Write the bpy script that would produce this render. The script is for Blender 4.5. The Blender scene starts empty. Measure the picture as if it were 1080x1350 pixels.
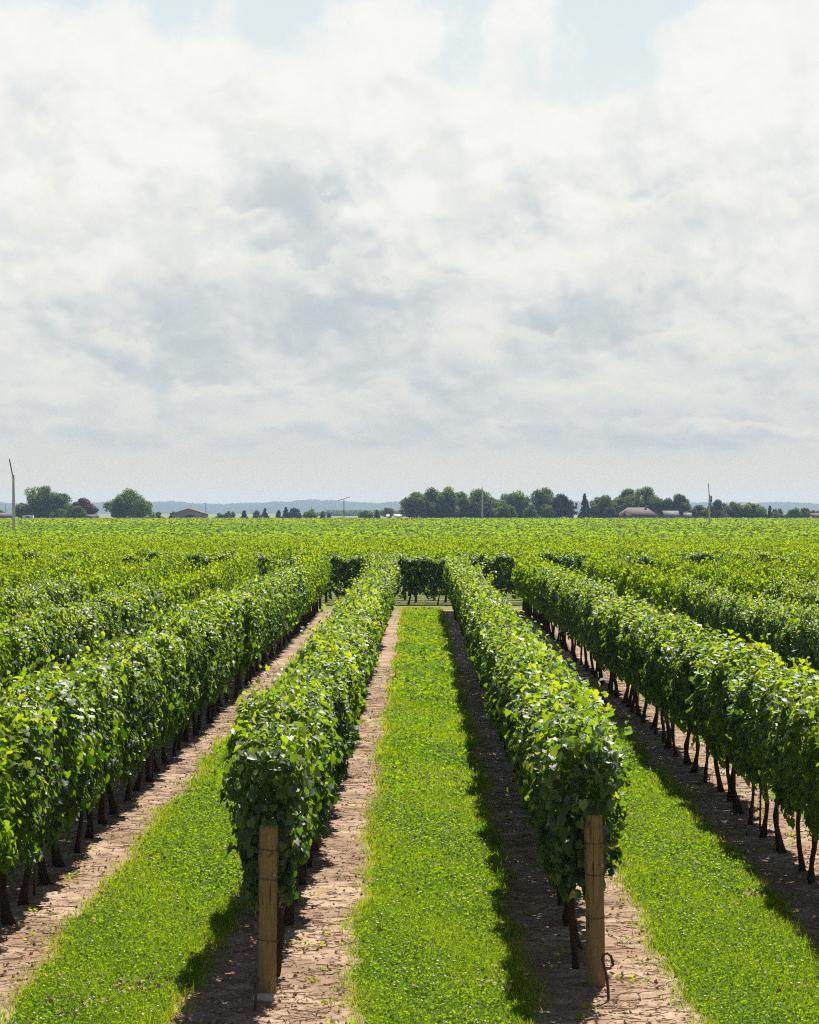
import bpy, math, random
import numpy as np
from mathutils import Vector

random.seed(11)
RNG = np.random.default_rng(7)
C = bpy.context.scene.collection
SC = bpy.context.scene

# ------------------------------------------------------------------ camera, world, sun, exposure
F = 3400.0            # focal length in pixels of the 1080 wide photograph
H = 3.62              # eye height in metres
VPX, HY = 551.5, 675.0
cam = bpy.data.cameras.new('camera')
cam_o = bpy.data.objects.new('camera', cam); C.objects.link(cam_o)
cam_o.location = (0, 0, H)
cam_o.rotation_euler = (math.pi / 2, 0, (VPX - 540) / F)
cam.sensor_fit = 'VERTICAL'; cam.sensor_height = 24.0
cam.lens = F / 1350 * 24.0
cam.clip_end = 40000; cam.clip_start = 0.1
SC.camera = cam_o

KX, KY = 0.18, 0.85                     # shadow run per metre of height: to the left, to the camera
SUN_EL = math.atan(1 / math.hypot(KX, KY)); SUN_AZ = math.atan2(KX, KY)
SUN = 5.0
SKY = 0.05
CLOUD = 2 ** -0.85         # cloud brightness balanced against the exposure below
sun = bpy.data.lights.new('sun', 'SUN'); sun.energy = SUN; sun.angle = math.radians(0.6); sun.color = (1.0, 0.95, 0.86)
sun_o = bpy.data.objects.new('sun', sun); C.objects.link(sun_o)
sun_o.location = (20, 60, 80)
sun_o.rotation_euler = Vector((-KX, -KY, -1)).to_track_quat('-Z', 'Y').to_euler()

vs = SC.view_settings
vs.view_transform = 'Standard'; vs.look = 'None'; vs.gamma = 1; vs.exposure = 0.85
cy = SC.cycles
cy.max_bounces = 7; cy.diffuse_bounces = 3; cy.glossy_bounces = 2; cy.transmission_bounces = 4
cy.volume_bounces = 0; cy.transparent_max_bounces = 12
cy.filter_width = 1.2; cy.use_denoising = False; cy.denoiser = 'OPENIMAGEDENOISE'; cy.denoising_input_passes = 'RGB_ALBEDO_NORMAL'; cy.denoising_prefilter = 'ACCURATE'


class N:
    """small helper for node trees"""
    def __init__(s, tree):
        s.t = tree; s.n = tree.nodes; s.l = tree.links

    def node(s, kind, **kw):
        x = s.n.new(kind)
        for k, v in kw.items(): setattr(x, k, v)
        return x

    def put(s, sock, v):
        if v is None: return
        if hasattr(v, 'is_output') or hasattr(v, 'links'): s.l.new(v, sock)
        else:
            if isinstance(v, tuple) and len(v) == 3 and sock.type == 'RGBA': v = (*v, 1)
            sock.default_value = v

    def m(s, op, a, b=None, c=None, clamp=False):
        x = s.node('ShaderNodeMath', operation=op, use_clamp=clamp)
        s.put(x.inputs[0], a); s.put(x.inputs[1], b); s.put(x.inputs[2], c)
        return x.outputs[0]

    def mix(s, f, a, b, blend='MIX'):
        x = s.node('ShaderNodeMix', data_type='RGBA', blend_type=blend)
        s.put(x.inputs[0], f); s.put(x.inputs[6], a); s.put(x.inputs[7], b)
        return x.outputs[2]

    def xyz(s, a, b, c):
        x = s.node('ShaderNodeCombineXYZ')
        s.put(x.inputs[0], a); s.put(x.inputs[1], b); s.put(x.inputs[2], c)
        return x.outputs[0]

    def noise(s, vec, scale, detail=4, rough=0.55, dist=0.0, out=0):
        x = s.node('ShaderNodeTexNoise')
        s.put(x.inputs['Vector'], vec); s.put(x.inputs['Scale'], scale); s.put(x.inputs['Detail'], detail)
        s.put(x.inputs['Roughness'], rough); s.put(x.inputs['Distortion'], dist)
        return x.outputs[out]

    def step(s, v, a, b, lo=0.0, hi=1.0):
        x = s.node('ShaderNodeMapRange', interpolation_type='SMOOTHSTEP')
        s.put(x.inputs[0], v); s.put(x.inputs[1], a); s.put(x.inputs[2], b); s.put(x.inputs[3], lo); s.put(x.inputs[4], hi)
        return x.outputs[0]

    def ramp(s, v, stops):
        x = s.node('ShaderNodeValToRGB')
        e = x.color_ramp.elements
        while len(e) < len(stops): e.new(0.5)
        for q, (p, c) in zip(e, stops): q.position = p; q.color = (*c, 1)
        s.put(x.inputs[0], v)
        return x.outputs[0]


def srgb(r, g, b):
    f = lambda c: (c / 255 / 12.92) if c / 255 <= 0.04045 else ((c / 255 + 0.055) / 1.055) ** 2.4
    return (f(r), f(g), f(b))


def build_world():
    w = bpy.data.worlds.new('World'); SC.world = w; w.use_nodes = True
    t = N(w.node_tree); t.n.clear()
    out = t.node('ShaderNodeOutputWorld'); bg = t.node('ShaderNodeBackground')
    t.l.new(bg.outputs[0], out.inputs[0]); bg.inputs[1].default_value = 1.0
    sky = t.node('ShaderNodeTexSky', sky_type='NISHITA', sun_disc=False)
    sky.sun_elevation = SUN_EL; sky.sun_rotation = SUN_AZ
    sky.air_density = 0.7; sky.dust_density = 0.4
    tc = t.node('ShaderNodeTexCoord'); sp = t.node('ShaderNodeSeparateXYZ')
    t.l.new(tc.outputs['Generated'], sp.inputs[0])
    az = t.m('ARCTAN2', sp.outputs[0], sp.outputs[1])
    el = t.m('ARCSINE', sp.outputs[2])
    u = t.m('MULTIPLY_ADD', az, F / 100, VPX / 100)          # hundreds of picture-sized units of angle: 1.0 = 1.69 degrees
    v = t.m('MULTIPLY_ADD', el, -F / 100, HY / 100)
    P = t.xyz(u, v, 0.0)
    # bring the clouds together towards the horizon, then warp
    vf = t.m('MULTIPLY_ADD', t.m('POWER', t.m('MAXIMUM', v, 0.0), 4.0), 0.0011, v)
    Q = t.xyz(u, vf, 0.0)
    wn = t.noise(P, 1.6, 6, 0.62, out=1)
    wv = t.node('ShaderNodeVectorMath', operation='MULTIPLY_ADD')
    t.l.new(wn, wv.inputs[0]); wv.inputs[1].default_value = (0.9, 0.6, 0)
    wsub = t.node('ShaderNodeVectorMath', operation='ADD'); t.l.new(P, wsub.inputs[0]); wsub.inputs[1].default_value = (-0.45, -0.30, 0)
    t.l.new(wsub.outputs[0], wv.inputs[2])
    W = wv.outputs[0]
    ws = t.node('ShaderNodeSeparateXYZ'); t.l.new(W, ws.inputs[0])
    wx, wy = ws.outputs[0], ws.outputs[1]

    def blobs(lst):
        tot = None
        for (x, y, rx, ry, a) in lst:
            dx = t.m('MULTIPLY', t.m('SUBTRACT', wx, x / 100), 100 / rx)
            dy = t.m('MULTIPLY', t.m('SUBTRACT', wy, y / 100), 100 / ry)
            r2 = t.m('MULTIPLY_ADD', dx, dx, t.m('MULTIPLY', dy, dy))
            g = t.m('MULTIPLY', t.m('EXPONENT', t.m('MULTIPLY', r2, -1.0)), a)
            tot = g if tot is None else t.m('ADD', tot, g)
        return tot
    # openings of pale blue between the heaped cloud tops
    clear = blobs([(370, 25, 70, 70, 1.0), (80, -25, 180, 60, 1.1), (235, 15, 42, 50, .7), (612, 50, 45, 65, .75), (795, 75, 95, 95, .85),
                   (860, 0, 90, 45, .7), (660, -40, 260, 50, .6), (450, -30, 90, 40, .6), (705, 150, 60, 40, .3), (570, 95, 25, 25, .2)])
    nz1 = t.noise(Q, 1.5, 7, 0.58)
    nz2 = t.noise(P, 0.75, 5, 0.5)
    # relief: density here against density a little higher up gives bright heaped tops and shaded bases
    def heaps(scale, dx, dy, seed, det):
        o1 = t.node('ShaderNodeVectorMath', operation='ADD'); t.l.new(Q, o1.inputs[0]); o1.inputs[1].default_value = (seed, 0, 0)
        o2 = t.node('ShaderNodeVectorMath', operation='ADD'); t.l.new(Q, o2.inputs[0]); o2.inputs[1].default_value = (seed + dx, dy, 0)
        return t.m('SUBTRACT', t.noise(o1.outputs[0], scale, det, 0.5, 0.35), t.noise(o2.outputs[0], scale, det - 2, 0.46, 0.35))
    relief = t.m('ADD', t.m('MULTIPLY', heaps(0.8, 0.12, -0.30, 3.1, 5), 2.2), t.m('MULTIPLY', heaps(1.7, 0.06, -0.15, 8.7, 5), 1.5))
    relief = t.m('ADD', relief, t.m('MULTIPLY', heaps(3.6, 0.02, -0.06, 5.2, 4), 0.5))
    cl = t.m('ADD', clear, t.m('MULTIPLY', t.m('SUBTRACT', nz1, 0.5), 1.5))
    cmask = t.step(cl, 0.22, 0.85)
    # grey undersides and bright heaps
    grey = blobs([(400, 268, 88, 46, 1.5), (440, 395, 150, 60, .95), (520, 210, 26, 16, .5), (830, 385, 105, 52, .8), (745, 440, 95, 48, .7),
                  (880, 258, 30, 45, .45), (235, 395, 70, 55, .55), (190, 480, 130, 52, .6), (560, 580, 170, 26, .75), (400, 462, 260, 48, .55),
                  (150, 568, 220, 30, .55), (930, 578, 150, 26, .7), (1010, 495, 110, 45, .6), (30, 140, 60, 34, .5), (690, 268, 45, 34, .5),
                  (990, 352, 48, 26, .45), (600, 520, 160, 40, .55), (60, 430, 70, 40, .35), (850, 560, 120, 30, .4), (250, 275, 50, 26, .3), (620,300,30,22,.35), (1050,110,40,20,.3), (600,607,22,6,.5), (112,622,14,7,.5)])
    brt = blobs([(470, 283, 22, 18, .8), (180, 528, 22, 24, .7), (630, 575, 45, 12, .7), (620, 440, 40, 35, .5), (860, 512, 85, 34, .7),
                 (360, 552, 110, 14, .5), (1062, 505, 30, 22, .6), (665, 355, 50, 30, .4), (90, 500, 60, 30, .4), (90, 555, 70, 12, .5), (455, 560, 30, 18, .4), (495, 575, 50, 10, .5),(770,345,60,26,.6), (430,383,22,8,.6)])
    g = t.m('SUBTRACT', grey, brt)
    lowk = t.step(v, 0.8, 3.4, 0.35, 1.0)
    g = t.m('ADD', g, t.m('MULTIPLY', t.m('MULTIPLY', t.m('SUBTRACT', nz1, 0.5), -1.2), lowk))
    g = t.m('ADD', g, t.m('MULTIPLY', t.m('MULTIPLY', t.m('SUBTRACT', nz2, 0.48), 0.8), lowk))
    g = t.m('SUBTRACT', g, t.m('MULTIPLY', relief, t.step(v, 0.2, 3.0, 0.55, 1.0)))
    gm = t.step(g, -0.3, 1.38)
    gm = t.m('MULTIPLY', gm, t.step(v, 6.05, 5.85, 0.12, 1.0))
    vv = t.m('DIVIDE', v, 6.9)
    white = t.ramp(vv, [(0.0, srgb(250, 249, 245)), (0.30, srgb(249, 248, 243)), (0.55, srgb(242, 241, 235)), (0.78, srgb(225, 225, 219)), (0.87, srgb(220, 217, 209)), (1.0, srgb(224, 217, 192))])
    gcol = t.ramp(vv, [(0.0, srgb(224, 229, 231)), (0.38, srgb(200, 208, 211)), (0.62, srgb(194, 203, 206)), (0.85, srgb(194, 203, 205)), (1.0, srgb(214, 210, 195))])
    blue = t.ramp(vv, [(0.0, srgb(222, 234, 237)), (0.3, srgb(232, 238, 237)), (1.0, srgb(215, 222, 222))])
    cloud = t.mix(gm, white, gcol)
    # heaped banks, the farthest (lowest) first: crisp bright tops over soft grey bases
    for (top, amp, thick, seed, cut, stren) in ((5.55, .16, .34, 21.0, .50, .75), (5.05, .26, .55, 2.0, .47, .7), (4.35, .40, .8, 13.0, .46, .7), (3.35, .50, 1.0, 7.0, .46, .75), (2.45, .60, 1.1, 31.0, .47, .7), (1.35, .75, 1.2, 17.0, .48, .6)):
        q = t.node('ShaderNodeVectorMath', operation='ADD'); t.l.new(Q, q.inputs[0]); q.inputs[1].default_value = (seed, seed * .37, 0)
        n1 = t.noise(q.outputs[0], 1.15, 8, 0.56, 0.2)
        n2 = t.noise(t.xyz(t.m('MULTIPLY', u, .8), t.m('MULTIPLY', v, .5), seed), 0.9, 2, 0.5)
        d = t.m('SUBTRACT', v, t.m('MULTIPLY_ADD', t.m('SUBTRACT', n1, 0.5), amp * 4.2, top))
        al = t.m('MULTIPLY', t.m('MULTIPLY', t.step(d, 0.0, 0.05 + amp * .22), t.step(d, thick, thick * .3)), t.step(n2, cut - .05, cut + .1, 0.0, stren))
        wt = tuple(c for c in srgb(*[round(a + (b - a) * min(top / 6.0, 1)) for a, b in ((252, 230), (250, 228), (243, 218))]))
        gt = tuple(c for c in srgb(*[round(a + (b - a) * min(top / 6.0, 1)) for a, b in ((213, 197), (219, 205), (221, 207))]))
        cloud = t.mix(al, cloud, t.mix(t.step(d, 0.08, thick * .75), wt, gt))
    low = t.mix(1.0, t.mix(cmask, cloud, blue), (CLOUD, CLOUD, CLOUD), 'MULTIPLY')
    up = t.mix(1.0, sky.outputs[0], (SKY, SKY, SKY), 'MULTIPLY')
    # scattered clouds in the rest of the dome, over the physical sky
    s3 = t.xyz(t.m('DIVIDE', sp.outputs[0], t.m('MAXIMUM', sp.outputs[2], 0.12)), t.m('DIVIDE', sp.outputs[1], t.m('MAXIMUM', sp.outputs[2], 0.12)), 0.0)
    hi = t.noise(s3, 0.9, 5, 0.55)
    dome = t.mix(t.step(hi, 0.56, 0.72, 0.0, 0.12), up, srgb(225, 228, 228))
    fin = t.mix(t.step(v, -4.5, -0.3), dome, low)
    fin = t.mix(t.step(v, 6.9, 8.5), fin, (0.10, 0.11, 0.08))
    t.l.new(fin, bg.inputs[0])


build_world()

# ------------------------------------------------------------------ materials
def mat(name):
    m = bpy.data.materials.new(name); m.use_nodes = True
    t = N(m.node_tree)
    b = t.n['Principled BSDF']
    return m, t, b


def simple(name, col, rough=0.8, scale=6.0, var=0.25, bump=0.0, spec=0.3):
    m, t, b = mat(name)
    tc = t.node('ShaderNodeTexCoord')
    nz = t.noise(tc.outputs['Object'], scale, 5, 0.6)
    k = t.m('MULTIPLY_ADD', nz, var * 2, 1 - var)
    cc = t.mix(1.0, (*col, 1), t.xyz(k, k, k), 'MULTIPLY')
    t.l.new(cc, b.inputs['Base Color']); b.inputs['Roughness'].default_value = rough
    b.inputs['Specular IOR Level'].default_value = spec
    if bump:
        bn = t.node('ShaderNodeBump'); bn.inputs['Strength'].default_value = bump; bn.inputs['Distance'].default_value = 0.02
        t.l.new(nz, bn.inputs['Height']); t.l.new(bn.outputs[0], b.inputs['Normal'])
    return m


def foliage(name, stops, trans, trans_f=0.45, rough=0.42, spec=0.5, back=None, veins=False):
    """leaf material: colour from the per-leaf value 'tint', light passing through from behind"""
    m, t, b = mat(name)
    at = t.node('ShaderNodeAttribute', attribute_name='tint')
    col = t.ramp(at.outputs['Fac'], stops)
    tcol = t.ramp(at.outputs['Fac'], trans)
    if back:
        ge = t.node('ShaderNodeNewGeometry')
        col = t.mix(t.m('MULTIPLY', ge.outputs['Backfacing'], 0.6), col, back)
    t.l.new(col, b.inputs['Base Color'])
    b.inputs['Roughness'].default_value = rough; b.inputs['Specular IOR Level'].default_value = spec
    tr = t.node('ShaderNodeBsdfTranslucent'); t.l.new(tcol, tr.inputs[0])
    ad = t.node('ShaderNodeMixShader'); ad.inputs[0].default_value = trans_f
    t.l.new(b.outputs[0], ad.inputs[1]); t.l.new(tr.outputs[0], ad.inputs[2])
    t.l.new(ad.outputs[0], t.n['Material Output'].inputs[0])
    return m


M = {}
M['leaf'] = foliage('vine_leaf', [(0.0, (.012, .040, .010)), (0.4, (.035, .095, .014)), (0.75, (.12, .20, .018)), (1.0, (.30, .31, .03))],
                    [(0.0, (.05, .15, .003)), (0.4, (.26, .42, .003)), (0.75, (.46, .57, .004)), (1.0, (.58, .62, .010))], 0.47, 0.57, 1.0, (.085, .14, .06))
M['far_leaf'] = foliage('far_vine_leaf', [(0.0, (.05, .10, .006)), (0.45, (.09, .16, .006)), (0.8, (.16, .22, .008)), (1.0, (.22, .27, .012))],
                        [(0.0, (.18, .32, .003)), (0.45, (.29, .45, .003)), (0.8, (.45, .55, .004)), (1.0, (.54, .59, .006))], 0.5, 0.7, 0.12)
M['blade'] = foliage('grass_blade', [(0.0, (.045, .11, .002)), (0.5, (.12, .205, .003)), (0.8, (.20, .26, .006)), (1.0, (.38, .31, .10))],
                     [(0.0, (.12, .28, .001)), (0.5, (.37, .55, .001)), (0.8, (.54, .58, .003)), (1.0, (.46, .36, .09))], 0.48, 0.7, 0.12)
M['blossom'] = simple('clover_blossom', (.72, .66, .48), 0.8)
M['bark'] = simple('vine_bark', (.045, .030, .021), 0.95, 40, 0.5, 0.8, 0.15)
M['tree_bark'] = simple('tree_bark', (.10, .08, .06), 0.95, 4, 0.4)
M['rust'] = simple('rusted_steel', (.045, .03, .024), 0.7, 30, 0.4, 0.2, 0.4)
M['wire'] = simple('dark_wire', (.05, .045, .04), 0.6, 30, 0.3)
M['stone'] = simple('pale_stone', (.36, .31, .26), 0.9, 20, 0.3, 0.5)
M['dry'] = simple('dry_leaf_litter', (.36, .23, .13), 0.85, 9, 0.6)
M['stick'] = simple('dry_cane', (.24, .145, .09), 0.9, 15, 0.45)
M['clod'] = simple('soil_clod', (.38, .265, .18), 0.95, 12, 0.3)


def soil_material():
    m, t, b = mat('bare_soil')
    tc = t.node('ShaderNodeTexCoord'); p = tc.outputs['Object']
    sp = t.node('ShaderNodeSeparateXYZ'); t.l.new(p, sp.inputs[0])
    x, y = sp.outputs[0], sp.outputs[1]
    streak = t.noise(t.xyz(t.m('MULTIPLY', x, 2.0), t.m('MULTIPLY', y, 2.2), 0.0), 1.5, 9, 0.74, 0.7)
    fine = t.noise(p, 60, 4, 0.75)
    mid = t.noise(p, 9, 5, 0.7)
    big = t.noise(p, 0.8, 4, 0.6)
    col = t.ramp(streak, [(0.32, (.18, .11, .068)), (0.46, (.33, .22, .145)), (0.58, (.47, .34, .235)), (0.78, (.61, .475, .35))])
    col = t.mix(t.step(t.m('MULTIPLY_ADD', mid, 0.5, big), 0.60, 0.88, 0.0, 0.75), col, (.19, .115, .068))
    k = t.m('MULTIPLY_ADD', fine, 1.0, 0.5)
    col = t.mix(1.0, col, t.xyz(k, k, k), 'MULTIPLY')
    # the land beyond the front block: turf between cross rows
    far = t.step(t.m('ADD', y, t.m('MULTIPLY', big, 1.2)), 95.2, 96.6)
    band = t.m('ABSOLUTE', t.m('SUBTRACT', t.m('FRACT', t.m('MULTIPLY', t.m('SUBTRACT', y, 102.0), 0.4)), 0.5))
    turf = t.mix(t.noise(p, 3.0, 5, 0.6), (.07, .13, .012), (.20, .22, .04))
    stripe = t.m('ADD', band, t.m('MULTIPLY', t.m('SUBTRACT', big, 0.5), 0.25))
    farcol = t.mix(t.step(stripe, 0.24, 0.32), turf, t.mix(fine, (.15, .13, .05), (.25, .20, .10)))
    col = t.mix(far, col, farcol)
    t.l.new(col, b.inputs['Base Color'])
    b.inputs['Roughness'].default_value = 0.95; b.inputs['Specular IOR Level'].default_value = 0.15
    bn = t.node('ShaderNodeBump'); bn.inputs['Strength'].default_value = 0.75; bn.inputs['Distance'].default_value = 0.03
    hgt = t.m('ADD', t.m('MULTIPLY', mid, 0.8), t.m('MULTIPLY', fine, 0.2))
    t.l.new(hgt, bn.inputs['Height']); t.l.new(bn.outputs[0], b.inputs['Normal'])
    return m


def turf_material():
    m, t, b = mat('turf')
    tc = t.node('ShaderNodeTexCoord'); p = tc.outputs['Object']
    sp = t.node('ShaderNodeSeparateXYZ'); t.l.new(p, sp.inputs[0])
    fine = t.noise(p, 22, 5, 0.7)
    bands = t.noise(t.xyz(t.m('MULTIPLY', sp.outputs[0], 0.35), sp.outputs[1], 0.0), 0.33, 3, 0.6)
    col = t.ramp(fine, [(0.3, (.07, .13, .003)), (0.55, (.14, .24, .004)), (0.8, (.22, .29, .008))])
    col = t.mix(t.step(bands, 0.5, 0.72, 0.0, 0.6), col, (.22, .24, .03))
    t.l.new(col, b.inputs['Base Color']); b.inputs['Roughness'].default_value = 0.9; b.inputs['Specular IOR Level'].default_value = 0.2
    bn = t.node('ShaderNodeBump'); bn.inputs['Strength'].default_value = 0.8; bn.inputs['Distance'].default_value = 0.05
    t.l.new(fine, bn.inputs['Height']); t.l.new(bn.outputs[0], b.inputs['Normal'])
    return m


def wood_material():
    m, t, b = mat('weathered_post_wood')
    tc = t.node('ShaderNodeTexCoord'); p = tc.outputs['Object']
    sp = t.node('ShaderNodeSeparateXYZ'); t.l.new(p, sp.inputs[0])
    grain = t.noise(t.xyz(t.m('MULTIPLY', sp.outputs[0], 26.0), t.m('MULTIPLY', sp.outputs[1], 26.0), t.m('MULTIPLY', sp.outputs[2], 1.6)), 2.4, 7, 0.7, 1.2)
    blot = t.noise(p, 6, 5, 0.65)
    col = t.ramp(grain, [(0.25, (.10, .066, .024)), (0.44, (.20, .138, .055)), (0.62, (.26, .19, .085)), (0.85, (.34, .26, .125))])
    col = t.mix(t.step(blot, 0.5, 0.75, 0.0, 0.6), col, (.22, .17, .06))
    crack = t.step(t.noise(t.xyz(t.m('MULTIPLY', sp.outputs[0], 40.0), t.m('MULTIPLY', sp.outputs[1], 40.0), t.m('MULTIPLY', sp.outputs[2], 1.1)), 1.1, 3, 0.6, 0.8), 0.33, 0.37)
    col = t.mix(crack, (.045, .03, .012), col)
    t.l.new(col, b.inputs['Base Color']); b.inputs['Roughness'].default_value = 0.85; b.inputs['Specular IOR Level'].default_value = 0.2
    bn = t.node('ShaderNodeBump'); bn.inputs['Strength'].default_value = 0.9; bn.inputs['Distance'].default_value = 0.012
    t.l.new(t.m('ADD', grain, crack), bn.inputs['Height']); t.l.new(bn.outputs[0], b.inputs['Normal'])
    return m


M['soil'] = soil_material(); M['turf'] = turf_material(); M['wood'] = wood_material()

# ------------------------------------------------------------------ mesh and object helpers
def mesh(name, V, faces, mats, tint=None, smooth=False):
    """faces: list of (int array m x k, material index)"""
    me = bpy.data.meshes.new(name)
    V = np.asarray(V, np.float32)
    me.vertices.add(len(V)); me.vertices.foreach_set('co', V.ravel())
    idx = np.concatenate([np.asarray(f, np.int32).ravel() for f, _ in faces])
    cnt = np.concatenate([np.full(len(f), np.asarray(f).shape[1], np.int32) for f, _ in faces])
    mi = np.concatenate([np.full(len(f), k, np.int32) for f, k in faces])
    me.loops.add(len(idx)); me.loops.foreach_set('vertex_index', idx)
    me.polygons.add(len(cnt))
    me.polygons.foreach_set('loop_start', np.concatenate([[0], np.cumsum(cnt)[:-1]]).astype(np.int32))
    me.polygons.foreach_set('material_index', mi)
    if smooth: me.polygons.foreach_set('use_smooth', np.ones(len(cnt), bool))
    for m in mats: me.materials.append(m)
    if tint is not None:
        a = me.attributes.new('tint', 'FLOAT', 'FACE'); a.data.foreach_set('value', np.asarray(tint, np.float32))
    me.update(calc_edges=True); me.validate()
    return me


class MB:
    """collects solid shapes into one mesh"""
    def __init__(s): s.v = []; s.f = {}; s.n = 0
    def add(s, V, faces, k=0):
        V = np.asarray(V, float).reshape(-1, 3)
        for f in faces: s.f.setdefault((len(f), k), []).append([i + s.n for i in f])
        s.v.append(V); s.n += len(V); return s
    def box(s, a, b, k=0):
        (x0, y0, z0), (x1, y1, z1) = a, b
        V = [(x0, y0, z0), (x1, y0, z0), (x1, y1, z0), (x0, y1, z0), (x0, y0, z1), (x1, y0, z1), (x1, y1, z1), (x0, y1, z1)]
        return s.add(V, [(0, 3, 2, 1), (4, 5, 6, 7), (0, 1, 5, 4), (1, 2, 6, 5), (2, 3, 7, 6), (3, 0, 4, 7)], k)
    def tube(s, path, rad, n=8, k=0, jitter=0.0, caps=True):
        path = np.asarray(path, float); rad = np.broadcast_to(np.asarray(rad, float), (len(path),))
        rings = []
        for i, p in enumerate(path):
            d = path[min(i + 1, len(path) - 1)] - path[max(i - 1, 0)]; d /= np.linalg.norm(d)
            a = np.cross(d, (1, 0, 0)) if abs(d[0]) < .8 else np.cross(d, (0, 1, 0)); a /= np.linalg.norm(a); b = np.cross(d, a)
            th = np.arange(n) / n * 2 * math.pi
            r = rad[i] * (1 + jitter * RNG.normal(size=n))
            rings.append(p + (np.cos(th) * r)[:, None] * a + (np.sin(th) * r)[:, None] * b)
        F_ = []
        for i in range(len(path) - 1):
            for j in range(n):
                q = (j + 1) % n
                F_.append((i * n + j, (i + 1) * n + j, (i + 1) * n + q, i * n + q))
        if caps:
            F_.append(tuple(range(n))); F_.append(tuple(reversed([(len(path) - 1) * n + j for j in range(n)])))
        return s.add(np.concatenate(rings), F_, k)
    def mesh(s, name, mats, smooth=False):
        return mesh(name, np.concatenate(s.v), [(np.array(v), k) for (l, k), v in s.f.items()], mats, None, smooth)


def link(name, data, parent=None, loc=None):
    o = bpy.data.objects.new(name, data); C.objects.link(o)
    if parent is not None: o.parent = parent
    if loc is not None: o.location = loc
    return o


def tag(o, label=None, cat=None, group=None, kind=None):
    if label: o['label'] = label
    if cat: o['category'] = cat
    if group: o['group'] = group
    if kind: o['kind'] = kind
    return o


def empty(name, loc, rz=0.0):
    o = link(name, None, None, loc); o.rotation_euler = (0, 0, rz); o.empty_display_size = 0.2
    return o


def ordinal(n):
    ones = ['', 'first', 'second', 'third', 'fourth', 'fifth', 'sixth', 'seventh', 'eighth', 'ninth', 'tenth', 'eleventh', 'twelfth', 'thirteenth',
            'fourteenth', 'fifteenth', 'sixteenth', 'seventeenth', 'eighteenth', 'nineteenth']
    tens = {2: 'twent', 3: 'thirt', 4: 'fort', 5: 'fift', 6: 'sixt', 7: 'sevent'}
    if n < 20: return ones[n]
    q, r = divmod(n, 10)
    return tens[q] + 'ieth' if r == 0 else tens[q] + 'y-' + ones[r]


def unit(a):
    return a / np.maximum(np.linalg.norm(a, axis=-1, keepdims=True), 1e-9)


# leaf outlines, petiole at the origin, tip along +y
_h = [(-.16, -.14), (-.38, -.12), (-.52, .10), (-.44, .25), (-.47, .50), (-.29, .62)]
LEAF_P = np.array([(0, 0.0)] + _h + [(0, .95)] + [(-x, y) for x, y in reversed(_h)])
LEAF_V = np.vstack([[(0, .26)], LEAF_P])
LEAF_Z = 0.20 * np.abs(LEAF_V[:, 0]) - 0.22 * np.maximum(LEAF_V[:, 1] - .2, 0) ** 2
LEAF3 = np.column_stack([LEAF_V, LEAF_Z]) - (0, .35, 0)
LEAF_F = np.array([(0, i, i % 14 + 1) for i in range(1, 15)])[:, [0, 2, 1]]
# simpler leaf for the middle distance
MID3 = np.array([(0, -.1, 0), (.5, .15, .08), (.3, .62, .02), (0, .9, -.1), (-.3, .62, .02), (-.5, .15, .08)]) - (0, .35, 0)
MID_F = np.array([(0, 1, 2, 3), (0, 3, 4, 5)])
QUAD3 = np.array([(-.5, -.5, 0), (.5, -.5, 0), (.5, .5, 0), (-.5, .5, 0)])
QUAD_F = np.array([(0, 1, 2, 3)])


def scatter(P, Nn, T, S, tpl, tf, warp=0.0):
    """place the leaf template at P with normal Nn, tip direction T and size S: returns vertices, faces"""
    n = len(P)
    z = unit(Nn); y = unit(T - (T * z).sum(1, keepdims=True) * z); x = np.cross(y, z)
    t = np.broadcast_to(tpl, (n,) + tpl.shape).copy()
    if warp:
        t[:, :, 2] *= (1 + RNG.normal(size=(n, 1)) * warp * 2.5)
        t[:, :, 0] *= (1 + RNG.normal(size=(n, 1)) * warp * .5)
        t += RNG.normal(size=t.shape) * 0.025
    t *= S[:, None, None]
    V = P[:, None, :] + t[:, :, 0:1] * x[:, None] + t[:, :, 1:2] * y[:, None] + t[:, :, 2:3] * z[:, None]
    k = tpl.shape[0]
    Fc = (tf[None] + (np.arange(n) * k)[:, None, None]).reshape(-1, tf.shape[1])
    return V.reshape(-1, 3), Fc


# ------------------------------------------------------------------ grapevines
ROW = 2.5; CX = 0.11; STEP = 1.2
Y0, Y1 = 19.6, 95.0                          # first and last post of the front block
CROSS0 = 101.2                               # first of the rows that run across, behind


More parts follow.
